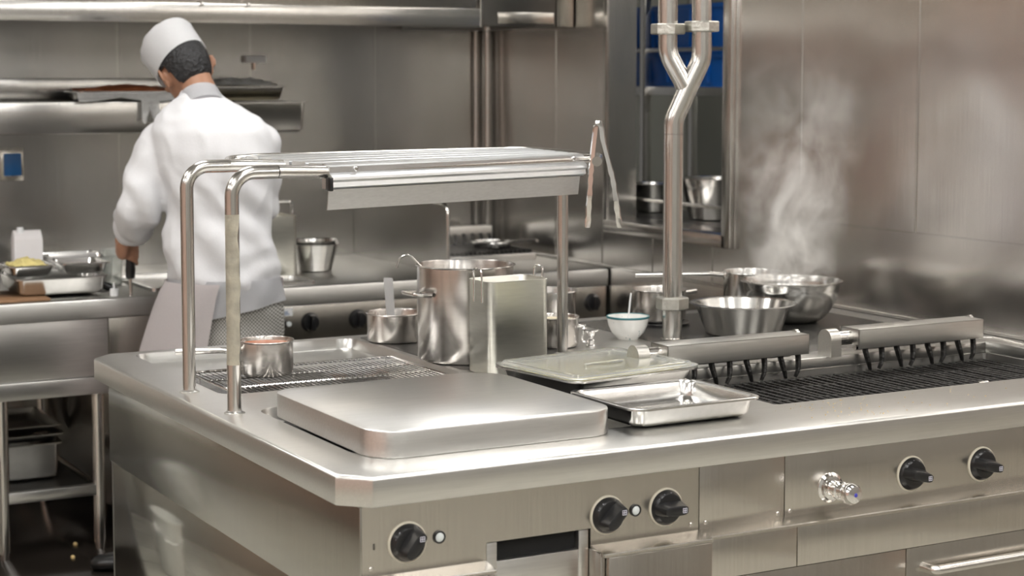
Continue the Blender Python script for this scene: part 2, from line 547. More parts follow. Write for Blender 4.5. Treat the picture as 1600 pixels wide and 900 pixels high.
def ip(name, bm, m, parent=None, smooth=35, **k):
    """part of the island given in world coordinates"""
    if parent is None:
        bmesh.ops.translate(bm, verts=bm.verts, vec=-I0)
        parent = isl
    elif parent is not isl:
        bmesh.ops.translate(bm, verts=bm.verts, vec=-I0)
    return obj(name, bm, m, parent, smooth=smooth)


def outline(ins):
    c = 0.055
    x0, y0, x1, y1 = XL+ins, FY+ins, -0.008, BY-ins
    k = ins*0.41
    return [(x0+c-k, y0), (x1, y0), (x1, y1), (x0+c-k, y1), (x0, y1-c+k), (x0, y0+c-k)]


HOLES = [rrect(-2.355, -1.695, 1.005, 1.745, 0.05), rrect(-2.352, -1.66, 0.205, 0.80, 0.055), rrect(-1.262, -0.262, 0.262, 0.628, 0.012)]
bm = new()
edges = []


def loop(pts, z):
    vs = [bm.verts.new((x, y, z)) for x, y in pts]
    es = [bm.edges.new((vs[i], vs[(i+1) % len(vs)])) for i in range(len(vs))]
    return vs, es


v0, e0 = loop(outline(0.008), ZT); edges += e0
hv = []
for h in HOLES:
    v, e = loop(h, ZT); hv.append(v); edges += e
bmesh.ops.triangle_fill(bm, use_beauty=True, use_dissolve=False, edges=edges)
prev = v0
for ins, dz in ((0.0045, 0.001), (0.0015, 0.0035), (0, 0.008), (0, HL-0.004), (0.002, HL), (0.03, HL)):
    v = [bm.verts.new((x, y, ZT-dz)) for x, y in outline(ins)]
    for i in range(len(v)): bm.faces.new((prev[i], prev[(i+1) % len(v)], v[(i+1) % len(v)], v[i]))
    prev = v
for hi, (h, v, dep) in enumerate(zip(HOLES, hv, (0.028, 0.035, 0.055))):
    cx = sum(p[0] for p in h)/len(h); cy = sum(p[1] for p in h)/len(h)
    pr = v
    for s, dz in ((1.004 if False else 0.997, 0.003), (0.985, dep*0.8), (0.975, dep)):
        if hi == 2: s = 1.0 if dz < dep else 0.999
        q = [bm.verts.new((cx+(x-cx)*s, cy+(y-cy)*s, ZT-dz)) for x, y in h]
        for i in range(len(q)): bm.faces.new((pr[i], pr[(i+1) % len(q)], q[(i+1) % len(q)], q[i]))
        pr = q
    f = bm.faces.new(pr); f.material_index = 1 if hi else 0
ip('worktop', bm, [M['top'], M['ironrust']])

BXL, BF = -2.424, 0.034
# carcass
ip('carcass', B(BXL+0.012, -0.004, BF+0.03, BY-0.03, 0.12, 0.838), M['darksteel'], smooth=0)
# side panels
bm = new(); box(bm, BXL-0.002, BXL+0.014, BF+0.001, BY-0.06, 0.612, 0.8385, bev=.002)
ip('upper_side_panel', bm, M['side'])
bm = new(); box(bm, BXL+0.003, BXL+0.014, BF+0.004, BY-0.075, 0.10, 0.609, bev=.002)
ip('lower_side_panel', bm, M['sidelow'])
# recessed plinth
ip('plinth', B(BXL+0.06, -0.004, BF+0.08, BY-0.1, 0.0, 0.12), M['darksteel'], smooth=0)

# fascia A (left, with a slot), fascia B and C
SX0, SX1, SZ0 = -2.150, -1.906, 0.60
bm = new()
box(bm, BXL+0.002, SX0, BF, BF+0.02, 0.694, 0.8385)
box(bm, SX1, -1.636, BF, BF+0.02, 0.694, 0.8385)
box(bm, SX0, SX1, BF, BF+0.02, 0.7345, 0.8385)
ip('control_panel', bm, M['panel'])
ip('control_panel', box(new(), -1.634, -1.408, BF, BF+0.02, 0.694, 0.8385, bev=.0015), M['panel'])
ip('control_panel', box(new(), -1.406, -0.006, BF, BF+0.02, 0.694, 0.8385, bev=.0015), M['panel'])
# slot with drip drawer
bm = new()
box(bm, SX0+0.003, SX0+0.026, BF+0.004, BF+0.03, 0.60, 0.732, bev=.001)
box(bm, SX1-0.026, SX1-0.003, BF+0.004, BF+0.03, 0.60, 0.732, bev=.001)
box(bm, SX0+0.026, SX1-0.026, BF+0.006, BF+0.03, 0.60, 0.692, bev=.001)
dr = ip('drip_drawer', bm, M['cover'])
ip('slot_opening', B(SX0+0.002, SX1-0.002, BF+0.020, BF+0.034, 0.60, 0.734), M['void'], smooth=0)
# sloped ledges
def ledge(x0, x1, yo, name='ledge'):
    bm = new()
    pr = [(BF, 0.697), (BF+0.001, 0.6985), (yo+0.002, 0.6915), (yo, 0.689), (yo, 0.684), (BF+0.02, 0.684)]
    loft(bm, [[(x0, y, z) for y, z in pr], [(x1, y, z) for y, z in pr]])
    ip(name, bm, M['panel'])
ledge(BXL+0.004, SX0-0.001, -0.012); ledge(SX1+0.001, -1.6345, -0.02); ledge(-1.633, -0.008, -0.006)
# doors and lower band
def door(x0, x1, z0, z1, yf, name='door', m='panel'):
    return ip(name, box(new(), x0, x1, yf, BF+0.03, z0, z1, bev=.003), M[m])
d1 = door(BXL+0.006, SX0-0.004, 0.14, 0.6835, -0.012)
d2 = door(SX1+0.012, -1.6360, 0.14, 0.6835, -0.020)
ip('divider_post', box(new(), SX1-0.002, SX1+0.010, -0.008, BF+0.02, 0.14, 0.6925, bev=.002), M['panel'])
ip('lower_band', box(new(), -1.634, -1.400, -0.003, BF+0.02, 0.596, 0.6835, bev=.0015), M['panel'])
ip('lower_band', box(new(), -1.398, -0.006, -0.003, BF+0.02, 0.596, 0.6835, bev=.0015), M['panel'])
ip('drawer', box(new(), -1.634, -1.082, 0.006, BF+0.02, 0.16, 0.592, bev=.0015), M['panel'])
dd = ip('drawer', box(new(), -1.079, -0.010, 0.006, BF+0.02, 0.16, 0.592, bev=.0015), M['panel'])
bm = new()
tube(bm, fillet([(-1.03, 0.006, 0.545), (-1.03, -0.035, 0.545), (-0.40, -0.035, 0.545), (-0.40, 0.006, 0.545)], 0.012), 0.011)
ip('drawer_handle', bm, M['tube'], dd)

# screws, indicator lamps
def screw(x, z, r=0.005):
    bm = lathe(new(), [(0, BF-0.003), (r*0.7, BF-0.003), (r, BF-0.001), (r, BF)], 16, x, z, axis='Y')
    ip('screw', bm, M['tube'])
for x, z in ((-2.403, 0.714), (-1.655, 0.712), (-1.617, 0.712), (-1.425, 0.709), (-1.392, 0.711)): screw(x, z)
for x in (-2.397, -1.90):
    ip('indicator_mark', B(x-0.002, x+0.002, BF-0.0008, BF, 0.752, 0.764), M['darksteel'], smooth=0)
def led(x, z):
    bm = lathe(new(), [(0.0095, BF), (0.0128, BF-0.001), (0.0128, BF-0.004), (0.0098, BF-0.005), (0.0093, BF-0.003)], 28, x, z, axis='Y')
    p = ip('indicator_lamp', bm, M['black'])
    ip('lens', lathe(new(), [(0, BF-0.0065), (0.006, BF-0.0058), (0.0094, BF-0.0035)], 24, x, z, axis='Y'), M['led'], p)
led(-2.256, 0.760); led(-1.797, 0.760)

# control knobs
def knob(x, z, ang, full=True, mark=0):
    root = ip('control_knob', lathe(new(), [(0, BF-0.004), (0.0395, BF-0.004), (0.0415, BF-0.0025), (0.0415, BF)], 48, x, z, axis='Y'), M['cream'])
    bm = lathe(new(), [(0, BF-0.018), (0.024, BF-0.0185), (0.031, BF-0.017), (0.0365, BF-0.009), (0.0380, BF-0.0041)], 48, x, z, axis='Y')
    ip('dial', bm, M['black'], root)
    # grip: a pinched bar across the dial
    bm = new()
    ca, sa = math.cos(ang), math.sin(ang)
    rings = []
    for yy, hw, hl in ((-0.010, 0.0175, 0.035), (-0.022, 0.0145, 0.032), (-0.038, 0.0115, 0.029), (-0.0445, 0.0105, 0.027), (-0.046, 0.007, 0.023)):
        ring = []
        for k in range(20):
            t = 2*PI*k/20
            ct, st = math.cos(t), math.sin(t)
            u = hl*math.copysign(abs(ct)**0.6, ct); v = hw*math.copysign(abs(st)**0.55, st)
            if u > 0: u *= 1.08
            ring.append((x+u*ca-v*sa, BF+yy, z+u*sa+v*ca))
        rings.append(ring)
    loft(bm, rings)
    ip('grip', bm, M['black'], root)
    bm = new()
    for k in range(4):
        a = ang+PI*0.45+k*0.5
        px, pz = x+0.0310*math.cos(a), z+0.0310*math.sin(a)
        box(bm, px-0.0016, px-0.0004, BF-0.0145, BF-0.0128, pz-0.0022, pz+0.0022)
        box(bm, px+0.0006, px+0.0018, BF-0.0145, BF-0.0128, pz-0.0022, pz+0.0022)
    ux, uz = x+ca*0.019, z+sa*0.019
    e, q = 0.0052, 0.0011
    y0, y1 = BF-0.0468, BF-0.0455
    for a0, a1, b0, b1 in ((-e, e, e-q, e), (-e, e, -e, -e+q), (-e, -e+q, -e, e), (e-q, e, -e, e), (-q/2, q/2, -e, e), (-e, e, -q/2, q/2)):
        box(bm, ux+a0, ux+a1, y0, y1, uz+b0, uz+b1)
    ip('dial_marks', bm, M['mark'], root, smooth=0)
knob(-2.326, 0.758, 0.9); knob(-1.866, 0.758, 0.75); knob(-1.721, 0.758, 0.0)
knob(-1.047, 0.758, -0.25); knob(-0.832, 0.758, -0.25); knob(-0.62, 0.758, -0.25); knob(-0.4, 0.758, -0.25)
# chrome water tap on the fascia
tp = ip('water_valve', lathe(new(), [(0.034, BF), (0.034, BF-0.003), (0.028, BF-0.006), (0.026, BF-0.012), (0.018, BF-0.014), (0.017, BF-0.03), (0.021, BF-0.032), (0.021, BF-0.04), (0.017, BF-0.043), (0.0155, BF-0.058), (0, BF-0.058)], 36, -1.282, 0.752, axis='Y'), M['chrome'])
ip('valve_knob', lathe(new(), [(0.015, BF-0.055), (0.021, BF-0.060), (0.0245, BF-0.069), (0.024, BF-0.080), (0.019, BF-0.088), (0.008, BF-0.091), (0, BF-0.091)], 36, -1.282, 0.752, axis='Y'), M['chrome'], tp)
ip('blue_dot', lathe(new(), [(0, BF-0.0925), (0.004, BF-0.0922), (0.005, BF-0.0905)], 16, -1.282, 0.752, axis='Y'), M['blueprint'], tp)

# char grill: well walls, grate, rear upstand
GX0, GX1, GY0, GY1 = -1.262, -0.262, 0.262, 0.628
bm = new()
box(bm, GX0-0.005, GX1+0.02, GY1+0.002, GY1+0.095, ZT, 0.930, bev=.003)
box(bm, GX1+0.002, GX1+0.02, GY0+0.02, GY1+0.002, ZT, 0.932, bev=.002)
ip('grill_upstand', bm, M['top'])
bm = new()
nb = 40
for k in range(nb):
    x = GX0+0.012+(GX1-GX0-0.024)*k/(nb-1)
    z = 0.884+random.uniform(-0.001, 0.001)
    box(bm, x-0.0045, x+0.0045, GY0+0.006, GY1-0.006, z-0.012, z, bev=.0015, seg=1)
for yy in (GY0+0.012, (GY0+GY1)/2-0.06, (GY0+GY1)/2+0.07, GY1-0.012):
    box(bm, GX0+0.006, GX1-0.006, yy-0.006, yy+0.006, 0.866, 0.8815, bev=.001, seg=1)
gr = ip('grill_grate', bm, M['iron'])
for x in (-0.62, -0.335):
    bm = new()
    tube(bm, [(x, GY0+0.012, 0.893), (x+0.03, GY0+0.012, 0.894)], 0.008)
    tube(bm, [(x+0.03, GY0+0.012, 0.893), (x+0.05, GY0+0.016, 0.889)], [0.005, 0.003])
    ip('grate_pin', bm, M['tube'], gr)

# guard boxes with prongs (pivoting burner covers)
def guard(x0, x1, hx, prongs):
    y0, y1, z0, z1 = 0.598, 0.674, 0.948, 1.000
    bm = new()
    t = 0.003
    box(bm, x0, x1, y0, y0+t, z0, z1, bev=.001)
    box(bm, x0, x1, y0, y1, z1-t, z1, bev=.001)
    box(bm, x0, x0+t, y0, y1, z0+.01, z1, bev=.001); box(bm, x1-t, x1, y0, y1, z0+.01, z1, bev=.001)
    box(bm, x0, x1, y1-t, y1, z0+.012, z1)
    g = ip('grill_guard', bm, M['guard'])
    ip('pivot', tube(new(), [(hx, 0.640, 0.974), (x0+0.01, 0.640, 0.974)], 0.020, 24), M['tube'], g)
    ip('pivot_cap', lathe(new(), [(0, x1-0.005), (0.014, x1-0.005), (0.014, x1+0.004), (0, x1+0.004)], 18, 0.655, 0.992, axis='X'), M['tube'], g)
    bm = new()
    pr = [(0.612, 0.930), (0.612, 0.974)]
    pr += [(0.640+0.028*math.cos(a), 0.974+0.028*math.sin(a)) for a in [PI*(1-k/12) for k in range(13)]]
    pr += [(0.668, 0.930)]
    loft(bm, [[(hx-0.022, y, z) for y, z in pr], [(hx+0.012, y, z) for y, z in pr]])
    ip('pivot_bracket', bm, M['guard'], g)
    n = prongs
    for k in range(n):
        x = x0+0.035+(x1-x0-0.06)*k/(n-1)
        s = 1 if k % 2 else -1
        path = [(x, 0.616, 0.955), (x+0.001*s, 0.613, 0.940), (x-0.002*s, 0.608, 0.922), (x-0.006*s, 0.605, 0.905), (x-0.012*s, 0.608, 0.889)]
        ip('prong', tube(new(), path, [0.0105, 0.010, 0.0095, 0.008, 0.006], 8, flat=.6), M['iron'], g)
    ip('prong_bar', tube(new(), [(x0+0.02, 0.640, 0.945), (x1-0.02, 0.640, 0.945)], 0.0075), M['tube'], g)
guard(-1.341, -0.901, -1.395, 8)
guard(-0.736, -0.298, -0.795, 8)
# thin wire loop behind the grill
ip('wire_loop', tube(new(), fillet([(-0.33, 0.70, 0.938), (-0.22, 0.64, 0.938), (-0.12, 0.62, 0.912), (-0.02, 0.50, 0.909)], 0.03), 0.003), M['tube'])

# crumbs on the front rim
bm = new()
for k in range(90):
    x = random.gauss(-1.13, 0.10) if k < 70 else random.uniform(-1.3, -0.4); y = random.uniform(0.05, 0.24)
    s = random.uniform(0.0006, 0.0016)
    r_ = bmesh.ops.create_icosphere(bm, subdivisions=1, radius=s, matrix=Matrix.Translation((x, y, ZT+s*0.6)))
tag(obj('crumbs', bm, M['crumb']), 'pale crumbs scattered on the steel rim in front of the char grill', 'crumbs', kind='stuff')

# ------------------------------------------------ overshelf gantry
gan = thing('overshelf', 'raised tubular steel shelf standing on three posts over the island', 'shelf', (-2.41, 1.09, ZT))
G0 = Vector(gan.location)
def gp(name, bm, m, parent=None, smooth=35):
    bmesh.ops.translate(bm, verts=bm.verts, vec=-G0)
    return obj(name, bm, m, parent or gan, smooth=smooth)
ZS = 1.449
SXF, SXR = -2.172, -1.335                 # shelf ends
YF0, YF1 = 0.735, 1.26                    # shelf front, rear
tr = 0.0160
# rear left post
p = fillet([(-2.409, 1.09, ZT), (-2.409, 1.09, 1.449), (-2.30, 1.09, 1.449)], 0.115, 14)
gp('post', tube(new(), p, tr, 20), M['tube'])
p = fillet([(-2.409, 0.774, ZT), (-2.409, 0.774, 1.449), (-2.30, 0.774, 1.449)], 0.115, 14)
fp = gp('post', tube(new(), p, tr, 20), M['tube'])
gp('rail', tube(new(), [(-2.30, 1.09, 1.449), (-2.26, 1.086, 1.449), (-2.12, 1.03, 1.446)], tr*0.97, 20), M['tube'])
gp('rail', tube(new(), [(-2.30, 0.774, 1.449), (-2.17, 0.800, 1.444), (-1.335, 0.985, 1.449)], tr*0.97, 20), M['tube'])
gp('post', tube(new(), [(-1.306, 1.175, ZT), (-1.306, 1.175, 1.447)], 0.0155, 20), M['tube'])
for x, y in ((-2.409, 1.09), (-2.409, 0.774), (-1.306, 1.175)):
    gp('post_flange', lathe(new(), [(0.016, ZT+0.006), (0.019, ZT+0.003), (0.024, ZT+0.0012), (0.024, ZT)], 28, x, y), M['top'])
# skewed shelf plane: front left, front right, rear right, rear left
FL, FR_, RR_, RL = Vector((-2.165, 0.785, 1.449)), Vector((-1.345, 0.968, 1.452)), Vector((-1.290, 1.420, 1.454)), Vector((-2.185, 1.305, 1.455))
def SP(u, v, dz=0.0): return FL.lerp(FR_, u).lerp(RL.lerp(RR_, u), v)+Vector((0, 0, dz))
FN = (FR_-FL).cross(Vector((0, 0, 1))).normalized()       # faces the viewpoint side
rail = fillet([Vector((-2.30, 1.09, 1.450)), Vector((-2.235, 1.27, 1.453)), SP(0.05, 1.0), SP(1.0, 1.0), Vector((-1.285, 1.02, 1.451)), Vector((-1.355, 0.915, 1.446))], [0.08, 0.2, 0.07, 0.10], 8)
gp('edge_rail', tube(new(), rail, 0.0135, 16), M['tube'])
for k in range(5):
    v0, v1 = 0.07+0.185*k, 0.07+0.185*(k+1)-0.03
    bm = new()
    loft(bm, [[SP(u, v0, -.002), SP(u, v0, .008), SP(u, v0+.01, .011), SP(u, v1-.01, .011), SP(u, v1, .008), SP(u, v1, -.002)] for u in (0.0, 0.985)])
    gp('slat', bm, M['alu'])
# front extruded rail and hanging plate
pr = [(0.03, 0.014), (0.004, 0.011), (0, 0.007), (0, -0.007), (-0.006, -0.012), (-0.012, -0.017), (-0.013, -0.023), (-0.006, -0.029), (-0.008, -0.040), (0.002, -0.045), (0.03, -0.045)]
bm = loft(new(), [[SP(u, 0)-FN*a_+Vector((0, 0, b_)) for a_, b_ in pr] for u in (0.0, 0.975)])
gp('front_rail', bm, M['alu'], smooth=25)
bm = loft(new(), [[SP(u, 0)-FN*a_+Vector((0, 0, b_)) for a_, b_ in ((0.000, -0.046), (0.003, -0.046), (0.010, -0.094), (0.007, -0.094))] for u in (-0.002, 0.958)])
gp('hanging_plate', bm, M['alu'], smooth=0)
gp('end_cap', box(new(), -2.169, -2.160, 0.772, 0.800, 1.400, 1.432, bev=.002), M['black'])
for u in (0.09, 0.93):
    p = SP(u, 0, 0.0005)
    bm = lathe(new(), [(0, -0.005), (0.004, -0.005), (0.006, -0.002), (0.006, 0.001)], 14, 0, 0, axis='Y')
    bmesh.ops.translate(bm, verts=bm.verts, vec=p)
    gp('bolt', bm, M['chrome'])
# peeling tape on the front post
bm = new()
rings = []
for k in range(40):
    z = 1.012+(1.355-1.012)*k/39
    w_ = 0.9+0.25*noise.noise(Vector((z*18, 0, 0)))
    ring = []
    for j in range(9):
        a = PI*1.02+(j/8)*PI*0.78*w_
        rr = 0.0172+0.0012*noise.noise(Vector((z*40, j*0.7, 3)))
        ring.append((-2.409+rr*math.cos(a), 0.774+rr*math.sin(a), z))
    rings.append(ring)
R = [[bm.verts.new(q) for q in ring] for ring in rings]
for A, C in zip(R, R[1:]):
    for j in range(8): bm.faces.new((A[j], A[j+1], C[j+1], C[j]))
bmesh.ops.solidify(bm, geom=bm.faces[:], thickness=0.0008)
gp('tape', bm, M['tape'], fp)
# tongs hanging on the right end of the shelf
tg = thing('tongs', 'steel serrated tongs hanging over the right end of the raised shelf', 'tongs', (-1.345, 0.925, 1.506))
TD = Vector((CR.x, CR.y, 0))
def tpnt(u, z, dpt=0.0): return TD*u+Vector((0, 0, z))+DH*dpt
def arm(sgn, top, mid, bot, wid):
    bm = new(); rings = []
    pts = [(0.002*sgn, 0.046), (0.006*sgn, 0.03), top, mid, bot]
    N = 30
    for k in range(N+1):
        s = k/N*(len(pts)-1); i = min(int(s), len(pts)-2); f = s-i
        u = pts[i][0]*(1-f)+pts[i+1][0]*f; z = pts[i][1]*(1-f)+pts[i+1][1]*f
        h = wid*(0.75+0.5*k/N) if k < 26 else wid*(1.2-0.22*(k-25))
        ser = 0.0018*(k % 2) if k > 20 else 0
        t_ = 0.0048
        ring = []
        for a, b in ((-t_-ser, -h), (t_+ser, -h*0.8), (t_*1.6+ser, 0), (t_+ser, h*0.8), (-t_-ser, h), (-t_*0.4-ser, 0)):
            ring.append(tpnt(u+a*sgn, z, b))
        rings.append(ring)
    return loft(bm, rings)
obj('arm', arm(-1, (-0.012, -0.02), (-0.020, -0.10), (-0.026, -0.235), 0.0105), M['chrome'], tg)
obj('arm', arm(1, (0.012, -0.01), (0.038, -0.11), (0.056, -0.235), 0.0105), M['chrome'], tg)
obj('hinge', tube(new(), [tpnt(0, 0.035, -0.011), tpnt(0, 0.035, 0.011)], 0.004), M['chrome'], tg)

# ------------------------------------------------ supply pipe rising from the island
pp = thing('supply_pipe', 'upright steel pipe rising from the island and forking into two', 'pipe', (-0.897, 1.242, ZT))
def q3(x, y): return at(x, y, PD)-Vector(pp.location)
PD = (Vector((-0.897, 1.242, 1.2))-CAMLOC).dot(DH)
rp_ = 0.0285
lo = [Vector((0, 0, 0.0)), Vector((0, 0, 0.602))]
obj('lower_pipe', tube(new(), lo, rp_, 28), M['tube'], pp)
s1 = fillet([Vector((0, 0, 0.600)), Vector((0.0, 0.0, 0.640)), q3(1076, 135), q3(1078, 131)], [0.09, 0.01], 10)
obj('bend', tube(new(), s1[:-1], rp_, 28), M['tube'], pp)
b1 = fillet([q3(1071, 136), q3(1064, 122), q3(1043.5, 84), q3(1043.5, 48)], [0.03, 0.09], 10)
obj('left_branch', tube(new(), b1, rp_*0.97, 28), M['tube'], pp)
b2 = fillet([q3(1074, 139), q3(1080, 127), q3(1096.5, 92), q3(1096.5, 48)], [0.01, 0.09], 10)
obj('right_branch', tube(new(), b2, rp_*1.005, 28), M['tube'], pp)
for x in (1043.5, 1096.5):
    obj('riser', tube(new(), [q3(x, 50), q3(x, 44), q3(x, -420)], rp_, 28), M['tube'], pp)
def nut(c, h, r, name='hex_nut'):
    bm = new(); R = []
    for z, q in ((0, r*0.93), (0.003, r), (h-0.003, r), (h, r*0.93)):
        R.append([(c.x+q*math.cos(PI/3*k+0.35), c.y+q*math.sin(PI/3*k+0.35), c.z+z) for k in range(6)])
    loft(bm, R); obj(name, bm, M['nut'], pp, smooth=20)
nut(q3(1043.5, 54), 0.031, 0.050); nut(q3(1096.5, 50), 0.031, 0.050); nut(Vector((0, 0, 0.092)), 0.036, 0.048)
obj('collar', lathe(new(), [(rp_, 0), (0.034, 0.0), (0.034, 0.008), (rp_, 0.010)], 28), M['tube'], pp)

# ------------------------------------------------ griddle cover
bm = new()
x0, x1, y0, y1 = -2.347, -1.772, 0.138, 0.715
R_ = [0.10, 0.06, 0.075, 0.065]
def cr(ins, z): return rr3(x0+ins, x1-ins, y0+ins, y1-ins, [max(q-ins, .004) for q in R_], z, 8)
loft(bm, [cr(0.002, ZT+0.0005), cr(0, ZT+0.003), cr(0, 0.953), cr(0.0012, 0.956), cr(0.004, 0.9575)])
tag(obj('griddle_cover', bm, M['cover'], smooth=30), 'big flat rounded steel cover lying on the front left corner of the island', 'cover')

# ------------------------------------------------ wire rack
rk = thing('wire_rack', 'rectangular wire cooling rack lying in the sunken tray of the island', 'rack', (-2.0, 1.23, 0.876))
bm = new()
rx0, rx1, ry0, ry1 = -0.295, 0.285, -0.19, 0.20
fr = [(x, y, 0.012) for x, y in rrect(rx0, rx1, ry0, ry1, 0.015, 4)]
obj('frame', tube(new(), fr, 0.0038, 8, closed=True), M['chrome'], rk)
for k in range(1, 4):
    y = ry0+(ry1-ry0)*k/4 if False else (ry0+0.0, 0.005, 0.10)[k-1]
for y in (0.0, ):
    pass
for y in (ry0+0.13, ry0+0.26):
    obj('crossbar', tube(new(), [(rx0, y, 0.010), (rx1, y, 0.010)], 0.0034, 8), M['chrome'], rk)
for k in range(40):
    x = rx0+0.013+(rx1-rx0-0.026)*k/39
    obj('wire', tube(new(), [(x, ry0, 0.0145), (x, ry1, 0.0145)], 0.0013, 6), M['chrome'], rk)
for x in (rx0+0.02, rx1-0.02):
    for y in (ry0+0.02, ry1-0.02):
        obj('foot', tube(new(), [(x, y, -0.004), (x, y, 0.011)], 0.003, 8), M['chrome'], rk)

# ------------------------------------------------ pots
def potbody(r, h, rim=0.006, t=0.0018, seg=64, rb=0.012, zin=0.004):
    bm = new()
    prof = [(0, 0), (r-rb, 0), (r-rb*0.3, rb*0.3), (r, rb), (r, h-0.003), (r+rim*0.6, h-0.0015), (r+rim, h), (r+rim*0.8, h+0.002), (r, h+0.002), (r-t, h-0.002), (r-t, rb), (r-rb, zin), (0, zin)]
    return lathe(bm, prof, seg)


def saucepan(label, loc, r, h, hdl_dir, hlen, content=None, cz=0.6, m='pot', group=None, hz=0.72, name='saucepan'):
    t = thing(name, label, 'saucepan', loc)
    obj('body', potbody(r, h, 0.003), M[m], t)
    a = hdl_dir; d = Vector((math.cos(a), math.sin(a), 0)); s = Vector((-d.y, d.x, 0))
    base = d*(r-0.001)+Vector((0, 0, h*hz))
    pts = [base, base+d*0.02, base+d*0.05+Vector((0, 0, 0.004)), base+d*hlen+Vector((0, 0, 0.004))]
    bm = new(); tube(bm, fillet(pts, 0.02, 4), 0.0085, 14)
    box_ = new()
    obj('handle', bm, M['tube'], t)
    bm = lathe(new(), [(0.016, 0), (0.014, 0.003), (0.009, 0.006)], 14)
    bmesh.ops.rotate(bm, verts=bm.verts, cent=(0, 0, 0), matrix=d.to_track_quat('Z', 'Y').to_matrix())
    bmesh.ops.translate(bm, verts=bm.verts, vec=base)
    obj('handle_mount', bm, M['tube'], t)
    if content:
        bm = lathe(new(), [(r-0.0022, h*cz), (r*0.5, h*cz+0.001), (0, h*cz)], 40)
        tag_ = obj(content, bm, M['soup'], t)
    return t

saucepan('small saucepan of orange soup standing on the wire rack behind the taped post', (-2.135, 1.285, 0.893), 0.070, 0.090, math.radians(168), 0.165, 'soup', 0.90)
sp2 = saucepan('low saucepan with a white spatula leaning in it left of the tall stock pot', (-1.604, 1.627, ZT), 0.083, 0.083, math.radians(60), 0.12, None)
# the spatula in it
bm = new(); a_ = Vector(sp2.location)+Vector((-0.010, 0.0, 0.006)); b_ = a_+Vector((-0.022, -0.02, 0.182))
dd_ = (b_-a_).normalized()
rings = []
for s, wd in ((0, 0.012), (0.3, 0.011), (0.6, 0.0125), (0.97, 0.0135), (1.0, 0.012)):
    c = a_.lerp(b_, s)
    rings.append([c+CR*u*wd+DH*v*0.003 for u, v in ((-1, -1), (1, -1), (1, 1), (-1, 1))])
tag(obj('spatula', loft(new(), rings), M['white'], smooth=0), 'white plastic spatula standing upright in the low saucepan', 'spatula')

# stock pot
sk = thing('stock_pot', 'tall round steel stock pot with side handles behind the square canister', 'pot', (-1.579, 1.232, ZT))
obj('body', potbody(0.131, 0.258, 0.006), M['pot'], sk)
def loophandle(t, r, z, ang, wid=0.045, out=0.042, rad=0.006):
    d = Vector((math.cos(ang), math.sin(ang), 0)); s = Vector((-d.y, d.x, 0))
    pts = [d*(r-0.002)+s*wid+Vector((0, 0, z)), d*(r+out)+s*wid+Vector((0, 0, z+0.004)), d*(r+out)-s*wid+Vector((0, 0, z+0.004)), d*(r-0.002)-s*wid+Vector((0, 0, z))]
    return obj('handle', tube(new(), fillet(pts, 0.018, 6), rad, 12), M['tube'], t)
loophandle(sk, 0.131, 0.185, math.radians(182)); loophandle(sk, 0.131, 0.185, math.radians(2))
# ladle in it: hook end over the rim
ld = thing('ladle', 'steel ladle whose hooked handle end leans on the left rim of the stock pot', 'ladle', (-1.632, 1.247, ZT+0.016))
bm = new()
hp = [Vector((0.05, -0.01, 0.03)), Vector((-0.045, 0.035, 0.225)), Vector((-0.085, 0.052, 0.272)), Vector((-0.107, 0.062, 0.262)), Vector((-0.114, 0.066, 0.235))]
tube(bm, fillet(hp, 0.02, 6), 0.0055, 10, flat=.6)
obj('handle', bm, M['tube'], ld)
bm = lathe(new(), [(0, 0), (0.025, 0.003), (0.04, 0.018), (0.045, 0.035), (0.043, 0.035), (0.036, 0.018), (0, 0.003)], 28, 0.065, -0.02)
obj('bowl', bm, M['pot'], ld)

# square canister
cn = thing('canister', 'tall square steel canister with two wire handles in front of the stock pot', 'canister', (-1.578, 0.990, ZT), math.radians(3))
bm = new()
a, b, H = 0.090, 0.062, 0.243
def sq(ins, z, r=0.022): return rr3(-a+ins, a-ins, -b+ins, b-ins, max(r-ins, .003), z, 6)
loft(bm, [sq(0.006, 0), sq(0.002, 0.002), sq(0, 0.006), sq(0, H-0.002), sq(-0.0012, H), sq(0.0004, H+0.001), sq(0.0022, H-0.002), sq(0.0022, 0.006), sq(0.006, 0.003)])
obj('body', bm, M['can'], cn)
for sx in (-1, 1):
    pts = [(sx*(a+0.001), -0.020, H-0.055), (sx*(a+0.002), -0.020, H+0.004), (sx*(a+0.004), -0.020, H+0.030), (sx*(a+0.004), 0.020, H+0.030), (sx*(a+0.002), 0.020, H+0.004), (sx*(a+0.001), 0.020, H-0.055)]
    obj('wire_handle', tube(new(), fillet(pts, 0.010, 5), 0.0026, 8), M['chrome'], cn)
bm = new()

# ------------------------------------------------ shallow trays
t2 = thing('steel_tray', 'empty shallow steel tray resting on the rim right of the flat cover', 'tray', (-1.56, 0.284, ZT+0.001), math.radians(1))
obj('pan', gnpan(0.352, 0.292, 0.047), M['pan'], t2)
bm = new()
for k in range(4): pass
t1 = thing('steel_tray', 'shallow steel tray under a clear lid with yellow liquid round its edge', 'tray', (-1.540, 0.610, ZT+0.001), math.radians(8))
obj('pan', gnpan(0.40, 0.335, 0.064, taper=.03), M['pan'], t1)
obj('liquid', loft(new(), [rr3(-0.175, 0.175, -0.142, 0.142, 0.02, 0.0480), rr3(-0.174, 0.174, -0.141, 0.141, 0.02, 0.0490)]), M['oil'], t1)
lid = thing('tray_lid', 'clear plastic lid with a raised frame lying on the yellow-edged tray', 'lid', (-1.540, 0.610, ZT+0.0675), math.radians(8))
bm = new()
def lr(ins, z): return rr3(-0.200+ins, 0.200-ins, -0.1675+ins, 0.1675-ins, max(0.036-ins, .006), z)
